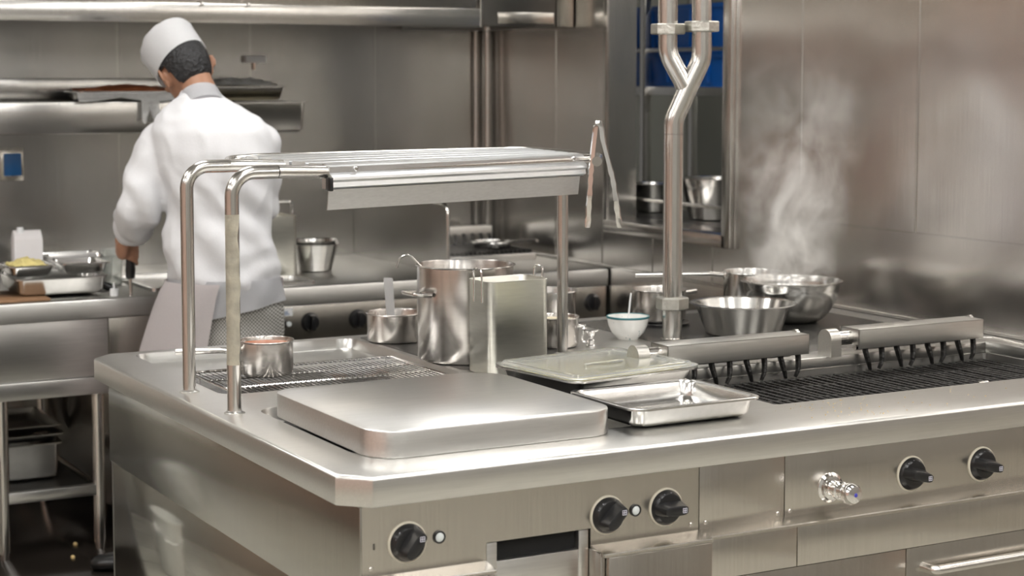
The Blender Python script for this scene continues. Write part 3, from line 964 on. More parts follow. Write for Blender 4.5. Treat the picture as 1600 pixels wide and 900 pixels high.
loft(bm, [lr(0, 0), lr(0, 0.003), lr(0.015, 0.0035), lr(0.019, 0.010), lr(0.027, 0.0105), lr(0.033, 0.0045), lr(0.034, 0.0024), lr(0.025, 0.0024), lr(0.018, 0.0012), lr(0.012, 0)], cap0=False, cap1=False)
# centre sheet
loft(bm, [lr(0.0335, 0.0044), lr(0.0335, 0.0024)])
obj('lid_body', bm, M['clear'], lid)
bm = new()
tube(bm, fillet([(-0.06, -0.03, 0.005), (-0.06, -0.03, 0.010), (0.06, -0.03, 0.010), (0.06, -0.03, 0.005)], 0.004, 3), 0.003, 8)
obj('lid_handle', bm, M['clear'], lid)
bm = loft(new(), [[(x, y, 0.9008) for x, y in rrect(-1.64, -1.28, 0.50, 0.99, 0.02)], [(x, y, 0.9035) for x, y in rrect(-1.64, -1.28, 0.50, 0.99, 0.02)]])
bmesh.ops.translate(bm, verts=bm.verts, vec=(0, 0, -0.003))
ip('hob_plate', bm, M['darksteel'])
for hx0, hx1, hy0, hy1, hm in ((-0.96, -0.10, 0.84, 1.715, 'hob'), (-1.675, -1.27, 1.06, 1.735, 'darksteel')):
    bm = loft(new(), [[(x, y, 0.8985) for x, y in rrect(hx0, hx1, hy0, hy1, 0.02)], [(x, y, 0.9010) for x, y in rrect(hx0, hx1, hy0, hy1, 0.02)], [(x, y, 0.9014) for x, y in rrect(hx0+.001, hx1-.001, hy0+.001, hy1-.001, 0.02)]])
    ip('hob_plate', bm, M[hm])
bm = loft(new(), [[(x, y, z) for x, y in rrect(-2.30, -1.705, 1.02, 1.46, 0.02)] for z in (0.8715, 0.8725)])
ip('drip_plate', bm, M['hob'])

# ------------------------------------------------ bowls
def flared(r0, r1, h, lip=0.010, t=0.0016):
    prof = [(0, 0), (r0*0.8, 0), (r0, 0.005)]
    for k in range(1, 7):
        s = k/6; prof.append((r0+(r1-lip-r0)*s, 0.005+(h-0.007)*s))
    prof += [(r1-lip*0.3, h), (r1, h-0.001), (r1, h+0.001), (r1-lip*0.4, h+0.0025), (r1-lip-t, h-0.001)]
    for k in range(1, 7):
        s = 1-k/6; prof.append((r0-t+(r1-lip-r0)*s, 0.006+(h-0.007)*s))
    prof += [(0, 0.003)]
    return lathe(new(), prof, 72)
bw = thing('mixing_bowl', 'flared steel bowl standing in front of the steaming bowl', 'bowl', (-0.632, 1.258, ZT))
obj('body', flared(0.112, 0.160, 0.093, 0.016), M['bowl'], bw)

def deepbowl(r, h):
    prof = [(0, 0.0)]
    for k in range(0, 13):
        a = k/12*PI/2
        prof.append((r*0.93*(0.42+0.58*math.sin(a)), h*0.82*(1-math.cos(a)**1.5)*1.0))
    prof.append((r*0.945, h*0.96)); prof += [(r*0.96, h), (r, h-0.001), (r, h+0.002), (r*0.955, h+0.003), (r*0.93, h*0.94)]
    for k in range(12, -1, -1):
        a = k/12*PI/2
        prof.append((r*0.93*(0.41+0.575*math.sin(a)), 0.003+h*0.82*(1-math.cos(a)**1.5)))
    prof.append((0, 0.003))
    return lathe(new(), prof, 72)
bb = thing('mixing_bowl', 'largest steel bowl, deep and steaming, behind the flared bowl', 'bowl', (-0.343, 1.400, ZT))
obj('body', deepbowl(0.160, 0.130), M['bowl'], bb)
obj('water', lathe(new(), [(0.139, 0.092), (0, 0.092)], 40), plain('milky water', (0.5, 0.48, 0.44), 0.08, nscale=12, namt=.2), bb)
# pan behind with a long pale handle
saucepan('steel pan mostly behind the steaming bowl with a long bright handle pointing left', (-0.285, 1.685, ZT), 0.094, 0.128, math.radians(160), 0.30, None, m='bowl', hz=.93)
saucepan('dark based saucepan standing behind the upright pipe', (-0.739, 1.55, ZT+0.012), 0.083, 0.098, math.radians(20), 0.11, None)
ip('hob_ring', lathe(new(), [(0, ZT+0.0115), (0.090, ZT+0.0115), (0.095, ZT+0.009), (0.095, ZT)], 40, -0.739, 1.55), M['black'])
# enamel bowl + spoon
eb = thing('enamel_bowl', 'small white speckled bowl with a teal rim', 'bowl', (-0.990, 1.335, ZT))
prof = [(0, 0.004), (0.024, 0.004), (0.026, 0), (0.030, 0), (0.034, 0.006), (0.048, 0.020), (0.057, 0.040), (0.0625, 0.066), (0.0605, 0.067), (0.055, 0.041), (0.046, 0.022), (0.030, 0.009), (0, 0.007)]
obj('body', lathe(new(), prof, 48), M['speckle'], eb)
obj('teal_rim', lathe(new(), [(0.0618, 0.062), (0.0632, 0.063), (0.0638, 0.0675), (0.0615, 0.0688), (0.0598, 0.067)], 48), M['teal'], eb)
bm = tube(new(), [Vector((-0.99, 1.335, ZT+0.012)), Vector((-0.99, 1.335, ZT+0.012))+Vector((0.002, 0.0, 0.05)), Vector((-0.99, 1.335, ZT))+CR*0.006+Vector((0, 0, 0.110)), Vector((-0.99, 1.335, ZT))+CR*0.009+Vector((0, 0, 0.135))], [0.006, 0.0035, 0.004, 0.0035], 10, flat=.6)
tag(obj('spoon', bm, M['white']), 'white plastic spoon standing in the speckled bowl', 'spoon')
# pots at the rear centre
pt = thing('cooking_pot', 'steel pot with a wide pale rim behind the shelf post', 'pot', (-1.087, 1.631, ZT))
obj('body', potbody(0.082, 0.118, 0.008), M['pot'], pt)
obj('rim', lathe(new(), [(0.0815, 0.098), (0.0835, 0.098), (0.0835, 0.1165), (0.0815, 0.1165)], 48), M['pan'], pt)
pt2 = thing('small_pot', 'low steel pot of pale cream right behind the square canister', 'pot', (-1.250, 1.312, ZT))
obj('body', potbody(0.067, 0.085, 0.003), M['pot'], pt2)
obj('cream', lathe(new(), [(0.065, 0.076), (0, 0.078)], 40), M['foodpale'], pt2)
loophandle(pt2, 0.067, 0.055, math.radians(-20), 0.014, 0.020, 0.003)
# little chrome valve standing on the worktop
vl = thing('worktop_valve', 'little chrome valve standing on the worktop left of the speckled bowl', 'tap', (-1.165, 1.255, ZT))
obj('body', lathe(new(), [(0, 0), (0.014, 0), (0.014, 0.004), (0.011, 0.006), (0.011, 0.018), (0.007, 0.022), (0.007, 0.028), (0.012, 0.032), (0.013, 0.040), (0, 0.042)], 20), M['chrome'], vl)
obj('lever', tube(new(), [(-0.02, 0.0, 0.046), (0.0, 0, 0.042), (0.022, 0, 0.045)], 0.0035, 8), M['chrome'], vl)
obj('side_loop', tube(new(), fillet([(-0.008, 0, 0.015), (-0.030, 0, 0.015), (-0.026, 0, 0.055), (-0.016, 0, 0.055)], 0.01, 5), 0.003, 8), M['chrome'], vl)

# ================================================================= REAR COUNTER
rc = thing('rear_counter', 'long stainless steel counter along the back wall with range controls', 'counter', (-1.5, 3.5, 0))
R0 = Vector(rc.location)
def rp(name, bm, m, parent=None, smooth=35):
    bmesh.ops.translate(bm, verts=bm.verts, vec=-R0)
    return obj(name, bm, m, parent or rc, smooth=smooth)
def slab(x0, x1):
    bm = new()
    pr = [(YC+0.008, ZT), (YC+0.002, ZT-0.003), (YC, ZT-0.008), (YC, ZT-0.066), (YC+0.004, ZT-0.070), (YC+0.03, ZT-0.070), (YC+0.03, ZT-0.03), (YB-0.002, ZT-0.03), (YB-0.002, ZT)]
    return loft(bm, [[(x0, y, z) for y, z in pr], [(x1, y, z) for y, z in pr]])
rp('worktop', slab(-3.3, -0.668), M['top']); rp('worktop', slab(-0.664, -0.008), M['top'])
rp('apron_panel', box(new(), -3.3, -2.046, YC+0.012, YC+0.03, 0.628, ZT-0.070, bev=.002), M['cover'])
rp('apron_panel', box(new(), -3.3, -2.022, YC+0.004, YC+0.03, 0.566, 0.626, bev=.003), M['cover'])
rp('range_body', box(new(), -2.043, -1.45, YC+0.014, YC+0.05, 0.628, ZT-0.070, bev=.002), M['warmwall'] if False else M['panel'])
rp('range_body', box(new(), -1.97, -0.010, YC+0.05, YB-0.01, 0.10, ZT-0.0705, bev=.002), M['panel'])
rp('control_panel', box(new(), -1.448, -0.77, YC+0.010, YC+0.052, 0.66, ZT-0.071, bev=.002), M['panel'])
rp('control_panel', box(new(), -0.766, -0.17, YC+0.010, YC+0.052, 0.66, ZT-0.071, bev=.002), M['panel'])
rp('control_panel', box(new(), -0.166, -0.012, YC+0.010, YC+0.052, 0.66, ZT-0.071, bev=.002), M['panel'])
rp('counter_end', box(new(), -1.98, -0.012, YC+0.02, YC+0.05, 0.1, 0.657, bev=.002), M['panel'])
def rknob(x, z):
    y0 = YC+0.010
    k = rp('control_knob', lathe(new(), [(0, y0-0.02), (0.028, y0-0.018), (0.033, y0-0.004), (0.036, y0)], 32, x, z, axis='Y'), M['black'])
    rp('grip', box(new(), x-0.008, x+0.008, y0-0.04, y0-0.016, z-0.028, z+0.028, bev=.004), M['black'], k)
for x in (-1.29, -1.42, -1.10, -0.5, -0.32, -0.075): rknob(x, 0.765)
p = rp('indicator_lamp', lathe(new(), [(0, YC+0.003), (0.009, YC+0.004), (0.010, YC+0.010)], 20, -1.374, 0.763, axis='Y'), M['led'])
lb_ = rp('label_plate', B(-1.405, -1.360, YC+0.008, YC+0.0102, 0.793, 0.822), M['white'], smooth=0)
bm = new(); box(bm, -1.400, -1.372, YC+0.007, YC+0.0081, 0.797, 0.803); box(bm, -1.392, -1.378, YC+0.007, YC+0.0081, 0.803, 0.812)
rp('label_mark', bm, plain('faded blue print', (0.35, 0.40, 0.50), 0.6), lb_, smooth=0)
# legs of the open left part
for x, y in ((-2.408, YC+0.06), (-2.074, YC+0.06), (-2.408, 3.86), (-2.074, 3.86)):
    bm = tube(new(), [(x, y, 0.03), (x, y, 0.566)], 0.0215, 20)
    g = rp('leg', bm, M['tube'])
    rp('foot', lathe(new(), [(0, 0.0065), (0.017, 0.0065), (0.017, 0.03), (0, 0.03)], 18, x, y), M['tube'], g)
# lower shelf with side rails
bm = new()
box(bm, -2.408, -2.074, YC+0.045, YC+0.075, 0.200, 0.238, bev=.003)
rp('shelf_front_bar', bm, M['cover'])
rp('lower_shelf', box(new(), -2.40, -2.08, YC+0.07, 3.85, 0.212, 0.222), M['darksteel'])
rp('shelf_side_bar', tube(new(), [(-2.078, YC+0.06, 0.228), (-2.078, 3.86, 0.228)], 0.012), M['tube'])
# sunken basin in front of the cook, right of the trays
bm = new()
bx = (-1.86, -1.56, 3.13, 3.62)
fr_o = rr3(*bx, 0.02, ZT+0.002); 
def bs(ins, z): return rr3(bx[0]+ins, bx[1]-ins, bx[2]+ins, bx[3]-ins, 0.02, z)
loft(bm, [bs(0, ZT+0.0005), bs(0.001, ZT+0.012), bs(0.006, ZT+0.014), bs(0.012, ZT+0.012), bs(0.014, ZT+0.003)])
rp('basin_rim', bm, M['pan'])
bm = new()
bx = (-1.54, -1.24, 3.09, 3.30)
loft(bm, [bs(0, ZT+0.0005), bs(0.001, ZT+0.012), bs(0.006, ZT+0.014), bs(0.012, ZT+0.012), bs(0.014, ZT+0.003)])
rp('basin_rim', bm, M['pan'])
# splash panel with a rounded corner
bm = new()
y0, y1, z0, z1 = 3.150, YB-0.004, ZT, 1.172
pts = [(y1, z0), (y0, z0)]+[(y0+0.045-0.045*math.cos(PI/2*k/8), z1-0.045+0.045*math.sin(PI/2*k/8)) for k in range(9)]+[(y1, z1)]
loft(bm, [[(-0.671, y, z) for y, z in pts], [(-0.660, y, z) for y, z in pts]])
tag(obj('splash_panel', bm, M['wall'], smooth=20), 'upright steel splash panel with a rounded front corner on the rear counter', 'panel')
bm = tube(new(), fillet([(-0.6655, 3.150, ZT), (-0.6655, 3.150, 1.172), (-0.6655, YB-0.01, 1.172)], 0.045, 8), 0.0075, 10)
bpy.data.objects['splash_panel'].name = 'splash_panel'
e_ = obj('edge_trim', bm, M['tube'], bpy.data.objects['splash_panel'])
# rear char grill on the counter
cg = thing('rear_char_grill', 'dark char grill on the rear counter right of the splash panel', 'grill', (-0.33, 3.72, ZT))
obj('housing', box(new(), -0.28, 0.24, -0.25, 0.28, 0, 0.028, bev=.004), M['top'], cg)
obj('back_guard', box(new(), -0.28, 0.24, 0.14, 0.20, 0.028, 0.115, bev=.004), M['guard'], cg)
bm = new()
for k in range(24): box(bm, -0.26+k*0.021, -0.248+k*0.021, -0.22, 0.13, 0.028, 0.042)
obj('grate', bm, M['iron'], cg, smooth=0)
for k in range(12):
    x = -0.25+k*0.042
    obj('prong', tube(new(), [(x, 0.12, 0.085), (x, 0.11, 0.06), (x-0.01, 0.10, 0.042)], 0.009, 7), M['iron'], cg)
# low pan on it
lp = thing('frying_pan', 'shallow steel pan with a thin handle lying on the rear char grill', 'pan', (-0.20, 3.66, ZT+0.043))
obj('body', potbody(0.085, 0.022, 0.006), M['pan'], lp)
obj('handle', tube(new(), [(0.08, -0.01, 0.02), (0.14, -0.09, 0.03), (0.15, -0.13, 0.03)], 0.006, 8), M['pan'], lp)

# tall canister and stacked bowls beside the cook
tc_ = thing('canister', 'tall grey steel canister with a hoop handle standing right of the cook', 'canister', (-1.282, 3.42, ZT))
bm = new(); a, b, H = 0.065, 0.09, 0.235
loft(bm, [sq(0.004, 0), sq(0, 0.006), sq(0, H), sq(0.003, H), sq(0.003, H-0.01)])
obj('body', bm, M['can'], tc_)
obj('wire_handle', tube(new(), fillet([(0.055, -0.05, H-0.03), (0.055, -0.05, H+0.055), (-0.03, -0.05, H+0.055), (-0.03, -0.05, H-0.03)], 0.014, 5), 0.005, 8), M['chrome'], tc_)
b1_ = thing('mixing_bowl', 'flared steel bowl on the rear counter, outer one of two nested beside the tall canister', 'bowl', (-1.078, 3.50, ZT), group='nested bowls')
obj('body', flared(0.064, 0.098, 0.110, 0.008), M['bowl'], b1_)
b2_ = thing('mixing_bowl', 'flared steel bowl nested inside the outer bowl beside the tall canister', 'bowl', (-1.078, 3.50, ZT+0.012), group='nested bowls')
obj('body', flared(0.060, 0.093, 0.110, 0.008), M['bowl'], b2_)

# ---- left end of the counter: pans, carton, board
def smallpan(name, label, loc, L, W, H, rz=0, food=None, m='pan', fz=.7, group=None):
    t = thing(name, label, 'tray', loc, rz, group or 'steel trays')
    obj('pan', gnpan(L, W, H, lip=.010, r=.02, taper=.014), M[m], t)
    if food:
        fl, fw_ = L/2-0.028, W/2-0.028
        bm = new(); N = 14
        g = [[bm.verts.new((-fl+2*fl*i/N, -fw_+2*fw_*j/N, H*fz+0.010*noise.noise(Vector((i*.6, j*.6, L*30))) + 0.020*math.sin(PI*i/N)*math.sin(PI*j/N))) for j in range(N+1)] for i in range(N+1)]
        for i in range(N):
            for j in range(N): bm.faces.new((g[i][j], g[i+1][j], g[i+1][j+1], g[i][j+1]))
        # skirt down to the pan floor so that the food is solid
        rim = [g[i][0] for i in range(N+1)]+[g[N][j] for j in range(1, N+1)]+[g[i][N] for i in range(N-1, -1, -1)]+[g[0][j] for j in range(N-1, 0, -1)]
        lowr = [bm.verts.new((v.co.x*.93, v.co.y*.93, 0.004)) for v in rim]
        for i in range(len(rim)): bm.faces.new((rim[i], rim[(i+1) % len(rim)], lowr[(i+1) % len(rim)], lowr[i]))
        bm.faces.new(lowr)
        obj('food', bm, M[food], t)
    return t
bd = box(new(), -2.62, -2.24, 3.055, 3.34, ZT, ZT+0.010, bev=.004)
tag(obj('cutting_board', bd, M['wood']), 'brown board under the stack of trays at the left end of the rear counter', 'board')
smallpan('steel_tray', 'deep steel tray at the bottom of the stack on the brown board', (-2.185, 3.235, ZT+0.011), 0.33, 0.30, 0.062)
smallpan('steel_tray', 'small steel tray of pale yellow food, left one on top of the stack', (-2.285, 3.20, ZT+0.0765), 0.172, 0.20, 0.040, 0, 'butter', fz=1.0)
smallpan('steel_tray', 'small empty steel tray, right one on top of the stack', (-2.095, 3.215, ZT+0.0765), 0.178, 0.20, 0.040)
smallpan('steel_tray', 'steel tray behind the stack, nearer the white carton', (-2.00, 3.56, ZT+0.001), 0.24, 0.20, 0.10)
smallpan('steel_tray', 'low steel tray right behind the stack', (-1.98, 3.80, ZT+0.001), 0.26, 0.20, 0.085)
smallpan('steel_tray', 'steel tray cut by the left edge of the picture beside the stack', (-2.475, 3.24, ZT+0.011), 0.20, 0.26, 0.105)
ct = thing('milk_carton', 'white carton with a folded top behind the trays at the left', 'carton', (-2.185, 3.60, ZT), math.radians(-6))
bm = new()
loft(bm, [rr3(-0.052, 0.052, -0.045, 0.045, 0.004, 0, 2), rr3(-0.052, 0.052, -0.045, 0.045, 0.004, 0.165, 2), rr3(-0.050, 0.050, -0.030, 0.030, 0.003, 0.188, 2), rr3(-0.050, 0.050, -0.005, 0.005, 0.001, 0.200, 2)])
obj('box', bm, M['carton'], ct)
obj('cap', lathe(new(), [(0, 0.212), (0.012, 0.212), (0.014, 0.195), (0.014, 0.185)], 18, -0.025, -0.012), M['white'], ct)
bm = new(); box(bm, -0.035, 0.040, -0.0462, -0.0452, 0.03, 0.09)
obj('print', bm, plain('faint lilac print', (0.55, 0.52, 0.66), 0.6, nscale=20, namt=.4), ct, smooth=0)
# utensils by the cook
tag(obj('black_utensil', tube(new(), [at(158, 444, 6.46), at(170, 449, 6.46), at(183, 455, 6.46)], [0.012, 0.015, 0.010], 12), M['black']), 'thick black utensil handle lying right of the tray stack', 'utensil')
pb = thing('small_pot_of_salt', 'tiny white pot with a peg lid on the counter edge by the cook', 'pot', (-2.008, 3.09, ZT))
obj('body', lathe(new(), [(0, 0), (0.014, 0), (0.015, 0.022), (0.013, 0.025), (0, 0.025)], 20), M['white'], pb)
obj('peg', tube(new(), [(0, 0, 0.024), (0, 0, 0.045)], 0.004, 8), M['white'], pb)
jg = thing('clear_jug', 'clear plastic jug standing behind the cook\'s left hand', 'jug', (-1.925, 3.395, ZT))
obj('body', lathe(new(), [(0, 0), (0.03, 0), (0.034, 0.004), (0.040, 0.13), (0.042, 0.135), (0.0395, 0.13), (0.032, 0.006), (0, 0.004)], 32), M['jug'], jg)
obj('handle', tube(new(), fillet([(0.036, 0, 0.02), (0.065, 0, 0.02), (0.065, 0, 0.11), (0.038, 0, 0.11)], 0.012, 5), 0.005, 8), M['jug'], jg)

# ---- things on the shelf under the counter
smallpan('steel_tray', 'deep steel tray standing on the shelf under the rear counter', (-2.275, 3.48, 0.223), 0.26, 0.40, 0.135)
smallpan('steel_tray', 'shallow tray lying on top of the deep tray under the rear counter', (-2.275, 3.48, 0.3625), 0.27, 0.41, 0.030)
smallpan('steel_tray', 'topmost shallow tray of the pile under the rear counter', (-2.280, 3.475, 0.3965), 0.26, 0.40, 0.028)
bm = tube(new(), [(-1.89+0.10*math.cos(a), 3.86+0.02*math.sin(2*a), 0.40+0.155*math.sin(a)) for a in [k*2*PI/40 for k in range(40)]], 0.010, 10, closed=True)
tag(obj('hose_loop', bm, M['rubber']), 'dark hose hanging in a loop behind the leg of the rear counter', 'hose')
for (x, y, s) in ((-2.20, 2.99, 0.008), (-2.145, 3.16, 0.008)):
    bm = new(); bmesh.ops.create_icosphere(bm, subdivisions=2, radius=s)
    for v in bm.verts: v.co *= 1+0.3*noise.noise(v.co*90)
    o = tag(obj('food_scrap', bm, M['crumb']), 'pale food scrap on the dark floor, ' + ('nearer one' if y < 3.1 else 'farther one'), 'scrap')
    o.location = (x, y, 0.012)
# white bucket seen mirrored in the island's side panel
bk = thing('bucket', 'white bucket on the floor by the rear counter, seen mirrored in the island side panel', 'bucket', (-2.765, 2.90, 0))
obj('body', lathe(new(), [(0, 0), (0.10, 0), (0.105, 0.006), (0.130, 0.27), (0.138, 0.275), (0.138, 0.29), (0.127, 0.29), (0.102, 0.01), (0, 0.01)], 40), M['bucket'], bk)
obj('bail_handle', tube(new(), [(0.141*math.cos(a), -0.132*math.sin(a), 0.275-0.10*math.sin(a)) for a in [PI*k/16 for k in range(17)]], 0.003, 6), M['tube'], bk)

# ================================================================= WALL SHELF, TRAYS ON IT, HOOD
ws = thing('wall_shelf', 'deep steel shelf fixed to the back wall behind the cook', 'shelf', (-2.4, 3.7, 1.45))
def wp(name, bm, m):
    bmesh.ops.translate(bm, verts=bm.verts, vec=-Vector(ws.location)); return obj(name, bm, m, ws)
wp('board', box(new(), -3.3, -1.44, 3.70, YB-0.002, 1.449, 1.571, bev=.004), M['wall'])
wp('rear_upstand', box(new(), -3.3, -1.44, YB-0.03, YB-0.003, 1.571, 1.66, bev=.003), M['wall'])
ws2 = thing('wall_bracket', 'short steel bracket shelf under the deep tray behind the cook', 'bracket', (-1.3, 3.9, 1.43))
obj('plate', box(new(), -0.13, 0.10, -0.12, 0.14, 0, 0.010, bev=.002), M['wall'], ws2)
obj('brace', box(new(), -0.11, -0.10, -0.08, 0.14, -0.08, 0, bev=.002), M['wall'], ws2)
smallpan('steel_tray', 'deep steel tray of pale food behind the cook\'s right shoulder', (-1.22, 3.80, 1.441), 0.39, 0.26, 0.125, 0, 'foodpale', fz=.75)
tt = smallpan('steel_tray', 'film covered tray stacked on the deep tray behind the cook', (-1.27, 3.83, 1.572), 0.34, 0.24, 0.055, 0, 'foodpale', fz=.75)
wr = thing('film_wrap', 'crumpled clear film on the tray stacked behind the cook', 'wrap', (-1.27, 3.83, 1.632))
def crumple(L, W, H, seed, n=22):
    bm = new()
    g = []
    for i in range(n+1):
        row = []
        for j in range(n+1):
            u, v = -1+2*i/n, -1+2*j/n
            e = 1-max(abs(u), abs(v))**4
            q = noise.noise(Vector((u*3+seed, v*3, seed)))
            row.append(bm.verts.new((u*L/2*(1+0.06*q), v*W/2*(1+0.06*q), max(0.0005, H*e*(0.6+0.8*abs(q))))))
        g.append(row)
    for i in range(n):
        for j in range(n): bm.faces.new((g[i][j], g[i+1][j], g[i+1][j+1], g[i][j+1]))
    bmesh.ops.solidify(bm, geom=bm.faces[:], thickness=0.0015)
    return bm
obj('film', crumple(0.28, 0.20, 0.03, 2.0), M['foil'], wr)
tray_s = smallpan('steel_tray', 'tray of brown roast food on the wall shelf left of the cook\'s head', (-1.74, 3.82, 1.572), 0.42, 0.24, 0.038, 0, 'foodred', fz=1.15)
def hang(loc, L, H, seed):
    bm = new(); n = 16; g = []
    for i in range(n+1):
        row = []
        for j in range(n+1):
            u, v = i/n, j/n
            q = noise.noise(Vector((u*4+seed, v*3, seed)))
            hh = H*(0.5+0.5*abs(math.sin(u*5+seed)))
            row.append(bm.verts.new((L*(u-0.5), -0.012*v+0.016*q*v, -hh*v)))
        g.append(row)
    for i in range(n):
        for j in range(n): bm.faces.new((g[i][j], g[i+1][j], g[i+1][j+1], g[i][j+1]))
    bmesh.ops.solidify(bm, geom=bm.faces[:], thickness=0.002)
    return bm
fh = thing('film_wrap', 'clear film hanging from the roast tray over the shelf front', 'wrap', (-1.74, 3.692, 1.606))
obj('film', hang(None, 0.44, 0.035, 1.3), M['foil'], fh)
o = obj('film_end', hang(None, 0.07, 0.10, 4.1), M['foil'], fh); o.location = (0.06, -0.008, -0.02)
# wall socket with blue cover
so = thing('wall_socket', 'steel wall socket with a blue cover on the back wall at the left edge', 'socket', (-2.13, YB, 1.323))
obj('plate', box(new(), -0.046, 0.046, -0.012, 0, -0.064, 0.064, bev=.004), M['panel'], so)
obj('cover', box(new(), -0.034, 0.034, -0.026, -0.0125, -0.044, 0.044, bev=.005), M['bluesock'], so)
# small wall bracket above the trays
wb = thing('wall_fitting', 'small pale fitting on the back wall above the stacked trays', 'fitting', (-1.12, YB, 1.725))
obj('plate', box(new(), -0.045, 0.045, -0.03, 0, 0, 0.028, bev=.003), M['white'], wb)
obj('peg', tube(new(), [(0, -0.015, -0.03), (0, -0.015, 0.0)], 0.008, 10), M['tube'], wb)

hd = thing('extractor_hood', 'long steel extractor hood along the back wall above the counter', 'hood', (-1.9, 3.7, 1.86))
def hp_(name, bm, m):
    bmesh.ops.translate(bm, verts=bm.verts, vec=-Vector(hd.location)); return obj(name, bm, m, hd)
hp_('front_band', box(new(), -4.2, -0.441, 3.30, 3.325, 1.862, 1.935, bev=.003), M['tube'])
hp_('canopy', box(new(), -4.2, -0.445, 3.315, YB-0.003, 1.936, 2.9, bev=.003), M['panel'])
hp_('underside', box(new(), -4.2, -0.445, 3.325, YB-0.003, 1.885, 1.9355), M['darksteel'])
for x in (-1.60, -1.42):
    hp_('stud', lathe(new(), [(0, 3.285), (0.006, 3.287), (0.006, 3.3)], 12, x, 1.932, axis='Y'), M['tube'])
h2 = thing('hood_end_box', 'dark boxed end of the extractor hood in the corner', 'hood', (-0.22, 3.6, 1.87))
def hq(name, bm, m):
    bmesh.ops.translate(bm, verts=bm.verts, vec=-Vector(h2.location)); return obj(name, bm, m, h2)
hq('box', box(new(), -0.438, -0.085, 3.315, YB-0.003, 1.868, 2.9, bev=.003), M['darksteel'])
hq('edge', box(new(), -0.441, -0.430, 3.305, 3.318, 1.862, 2.9, bev=.002), M['tube'])
hq('panel', box(new(), -0.36, -0.10, 3.306, 3.316, 1.88, 1.925, bev=.002), M['panel'])
hq('side_band', box(new(), -0.083, -0.006, 3.31, YB-0.003, 1.868, 2.9, bev=.003), M['panel'])
hq('drain_cap', lathe(new(), [(0.013, 1.868), (0.013, 1.852), (0.006, 1.848), (0.006, 1.825), (0, 1.825)], 16, -0.36, 3.40), M['tube'])

# ================================================================= ROOM BEHIND THE OPENING
st = thing('storage_rack', 'steel storage rack seen through the opening', 'rack', (0.8, 3.2, 0))
def sp_(name, bm, m):
    bmesh.ops.translate(bm, verts=bm.verts, vec=-Vector(st.location)); return obj(name, bm, m, st)
for x, y in ((0.60, 3.70), (0.60, 2.15), (1.05, 3.99), (1.05, 2.15)):
    sp_('post', box(new(), x-0.018, x+0.018, y-0.022, y+0.022, 0, 2.4, bev=.003), M['tube'])
sp_('shelf', box(new(), 0.60, 1.05, 2.15, 4.0, 1.585, 1.622, bev=.003), M['cover'])
sp_('shelf_rail', tube(new(), [(0.60, 2.15, 1.783), (0.60, 3.9, 1.783)], 0.009), M['cover'])
sp_('top_shelf', box(new(), 0.63, 1.05, 2.15, 3.9, 2.06, 2.09, bev=.003), M['cover'])
def crate(label, x0, x1, y0, y1, z0, z1):
    t = thing('crate', label, 'crate', ((x0+x1)/2, (y0+y1)/2, z0), group='blue crates on the rack')
    a, b, h = (x1-x0)/2, (y1-y0)/2, z1-z0
    bm = new()
    R = [rr3(-a+.02, a-.02, -b+.02, b-.02, .02, 0), rr3(-a+.006, a-.006, -b+.006, b-.006, .02, h-.02), rr3(-a, a, -b, b, .02, h-.02), rr3(-a, a, -b, b, .02, h), rr3(-a+.012, a-.012, -b+.012, b-.012, .02, h), rr3(-a+.024, a-.024, -b+.024, b-.024, .02, .008)]
    loft(bm, R)
    obj('shell', bm, M['crate'], t)
    n = 6
    for k in range(n):
        y = -b+0.05+(2*b-0.1)*k/(n-1)
        obj('rib', box(new(), -a-0.004, -a+0.012, y-0.005, y+0.005, 0.02, h-0.02, bev=.001), M['crate'], t)
    return t
crate('blue plastic crate, nearer one on the lower shelf of the rack beyond the opening', 0.64, 1.00, 2.45, 3.04, 1.623, 1.765)
crate('blue plastic crate, farther one on the lower shelf of the rack beyond the opening', 0.64, 1.00, 3.07, 3.95, 1.623, 1.765)
crate('blue plastic crate standing on top of the nearer blue crate', 0.66, 1.02, 2.47, 3.05, 1.767, 2.03)
crate('blue plastic crate standing on top of the farther blue crate', 0.66, 1.02, 3.09, 3.95, 1.767, 1.98)
sc_ = thing('pass_counter', 'dark counter in the room beyond the opening', 'counter', (0.45, 3.0, 0))
obj('top', box(new(), -0.30, 0.10, -1.2, 1.2, 1.05, 1.095, bev=.004), M['darksteel'], sc_)
obj('base', box(new(), -0.28, 0.08, -1.15, 1.15, 0, 1.05), M['darksteel'], sc_)
w1 = thing('mixing_bowl', 'large steel bowl standing beyond the opening', 'bowl', (0.38, 2.84, 1.096))
obj('body', flared(0.105, 0.150, 0.165, 0.006), M['bowl'], w1)
w2 = thing('mixing_bowl', 'half hidden steel bowl beyond the opening, left behind the upright pipe', 'bowl', (0.38, 3.30, 1.096))
obj('body', flared(0.07, 0.115, 0.120, 0.006), M['bowl'], w2)
tag(obj('guard_rail', tube(new(), [(0.155, 2.1, 1.171), (0.155, 3.25, 1.171)], 0.008), M['tube']), 'thin steel rail running across the bowls beyond the opening', 'rail')

# ================================================================= THE COOK
ck = thing('person', 'person in white jacket, apron and white hat bent over the rear counter, seen from behind', 'person', tuple(Vector((-1.80, 2.72, 0))))
C0 = Vector(ck.location)
CD = 6.08                                  # level distance of the cook's spine


def sph(bm, c, r, rot=None, seg=20):
    """ellipsoid; r may be a triple"""
    r = (r, r, r) if not isinstance(r, (tuple, list)) else r
    mt = Matrix.Translation(c) @ ((rot or Matrix.Identity(3)).to_4x4()) @ Matrix.Diagonal((r[0], r[1], r[2], 1))
    bmesh.ops.create_uvsphere(bm, u_segments=seg, v_segments=seg//2+2, radius=1, matrix=mt)


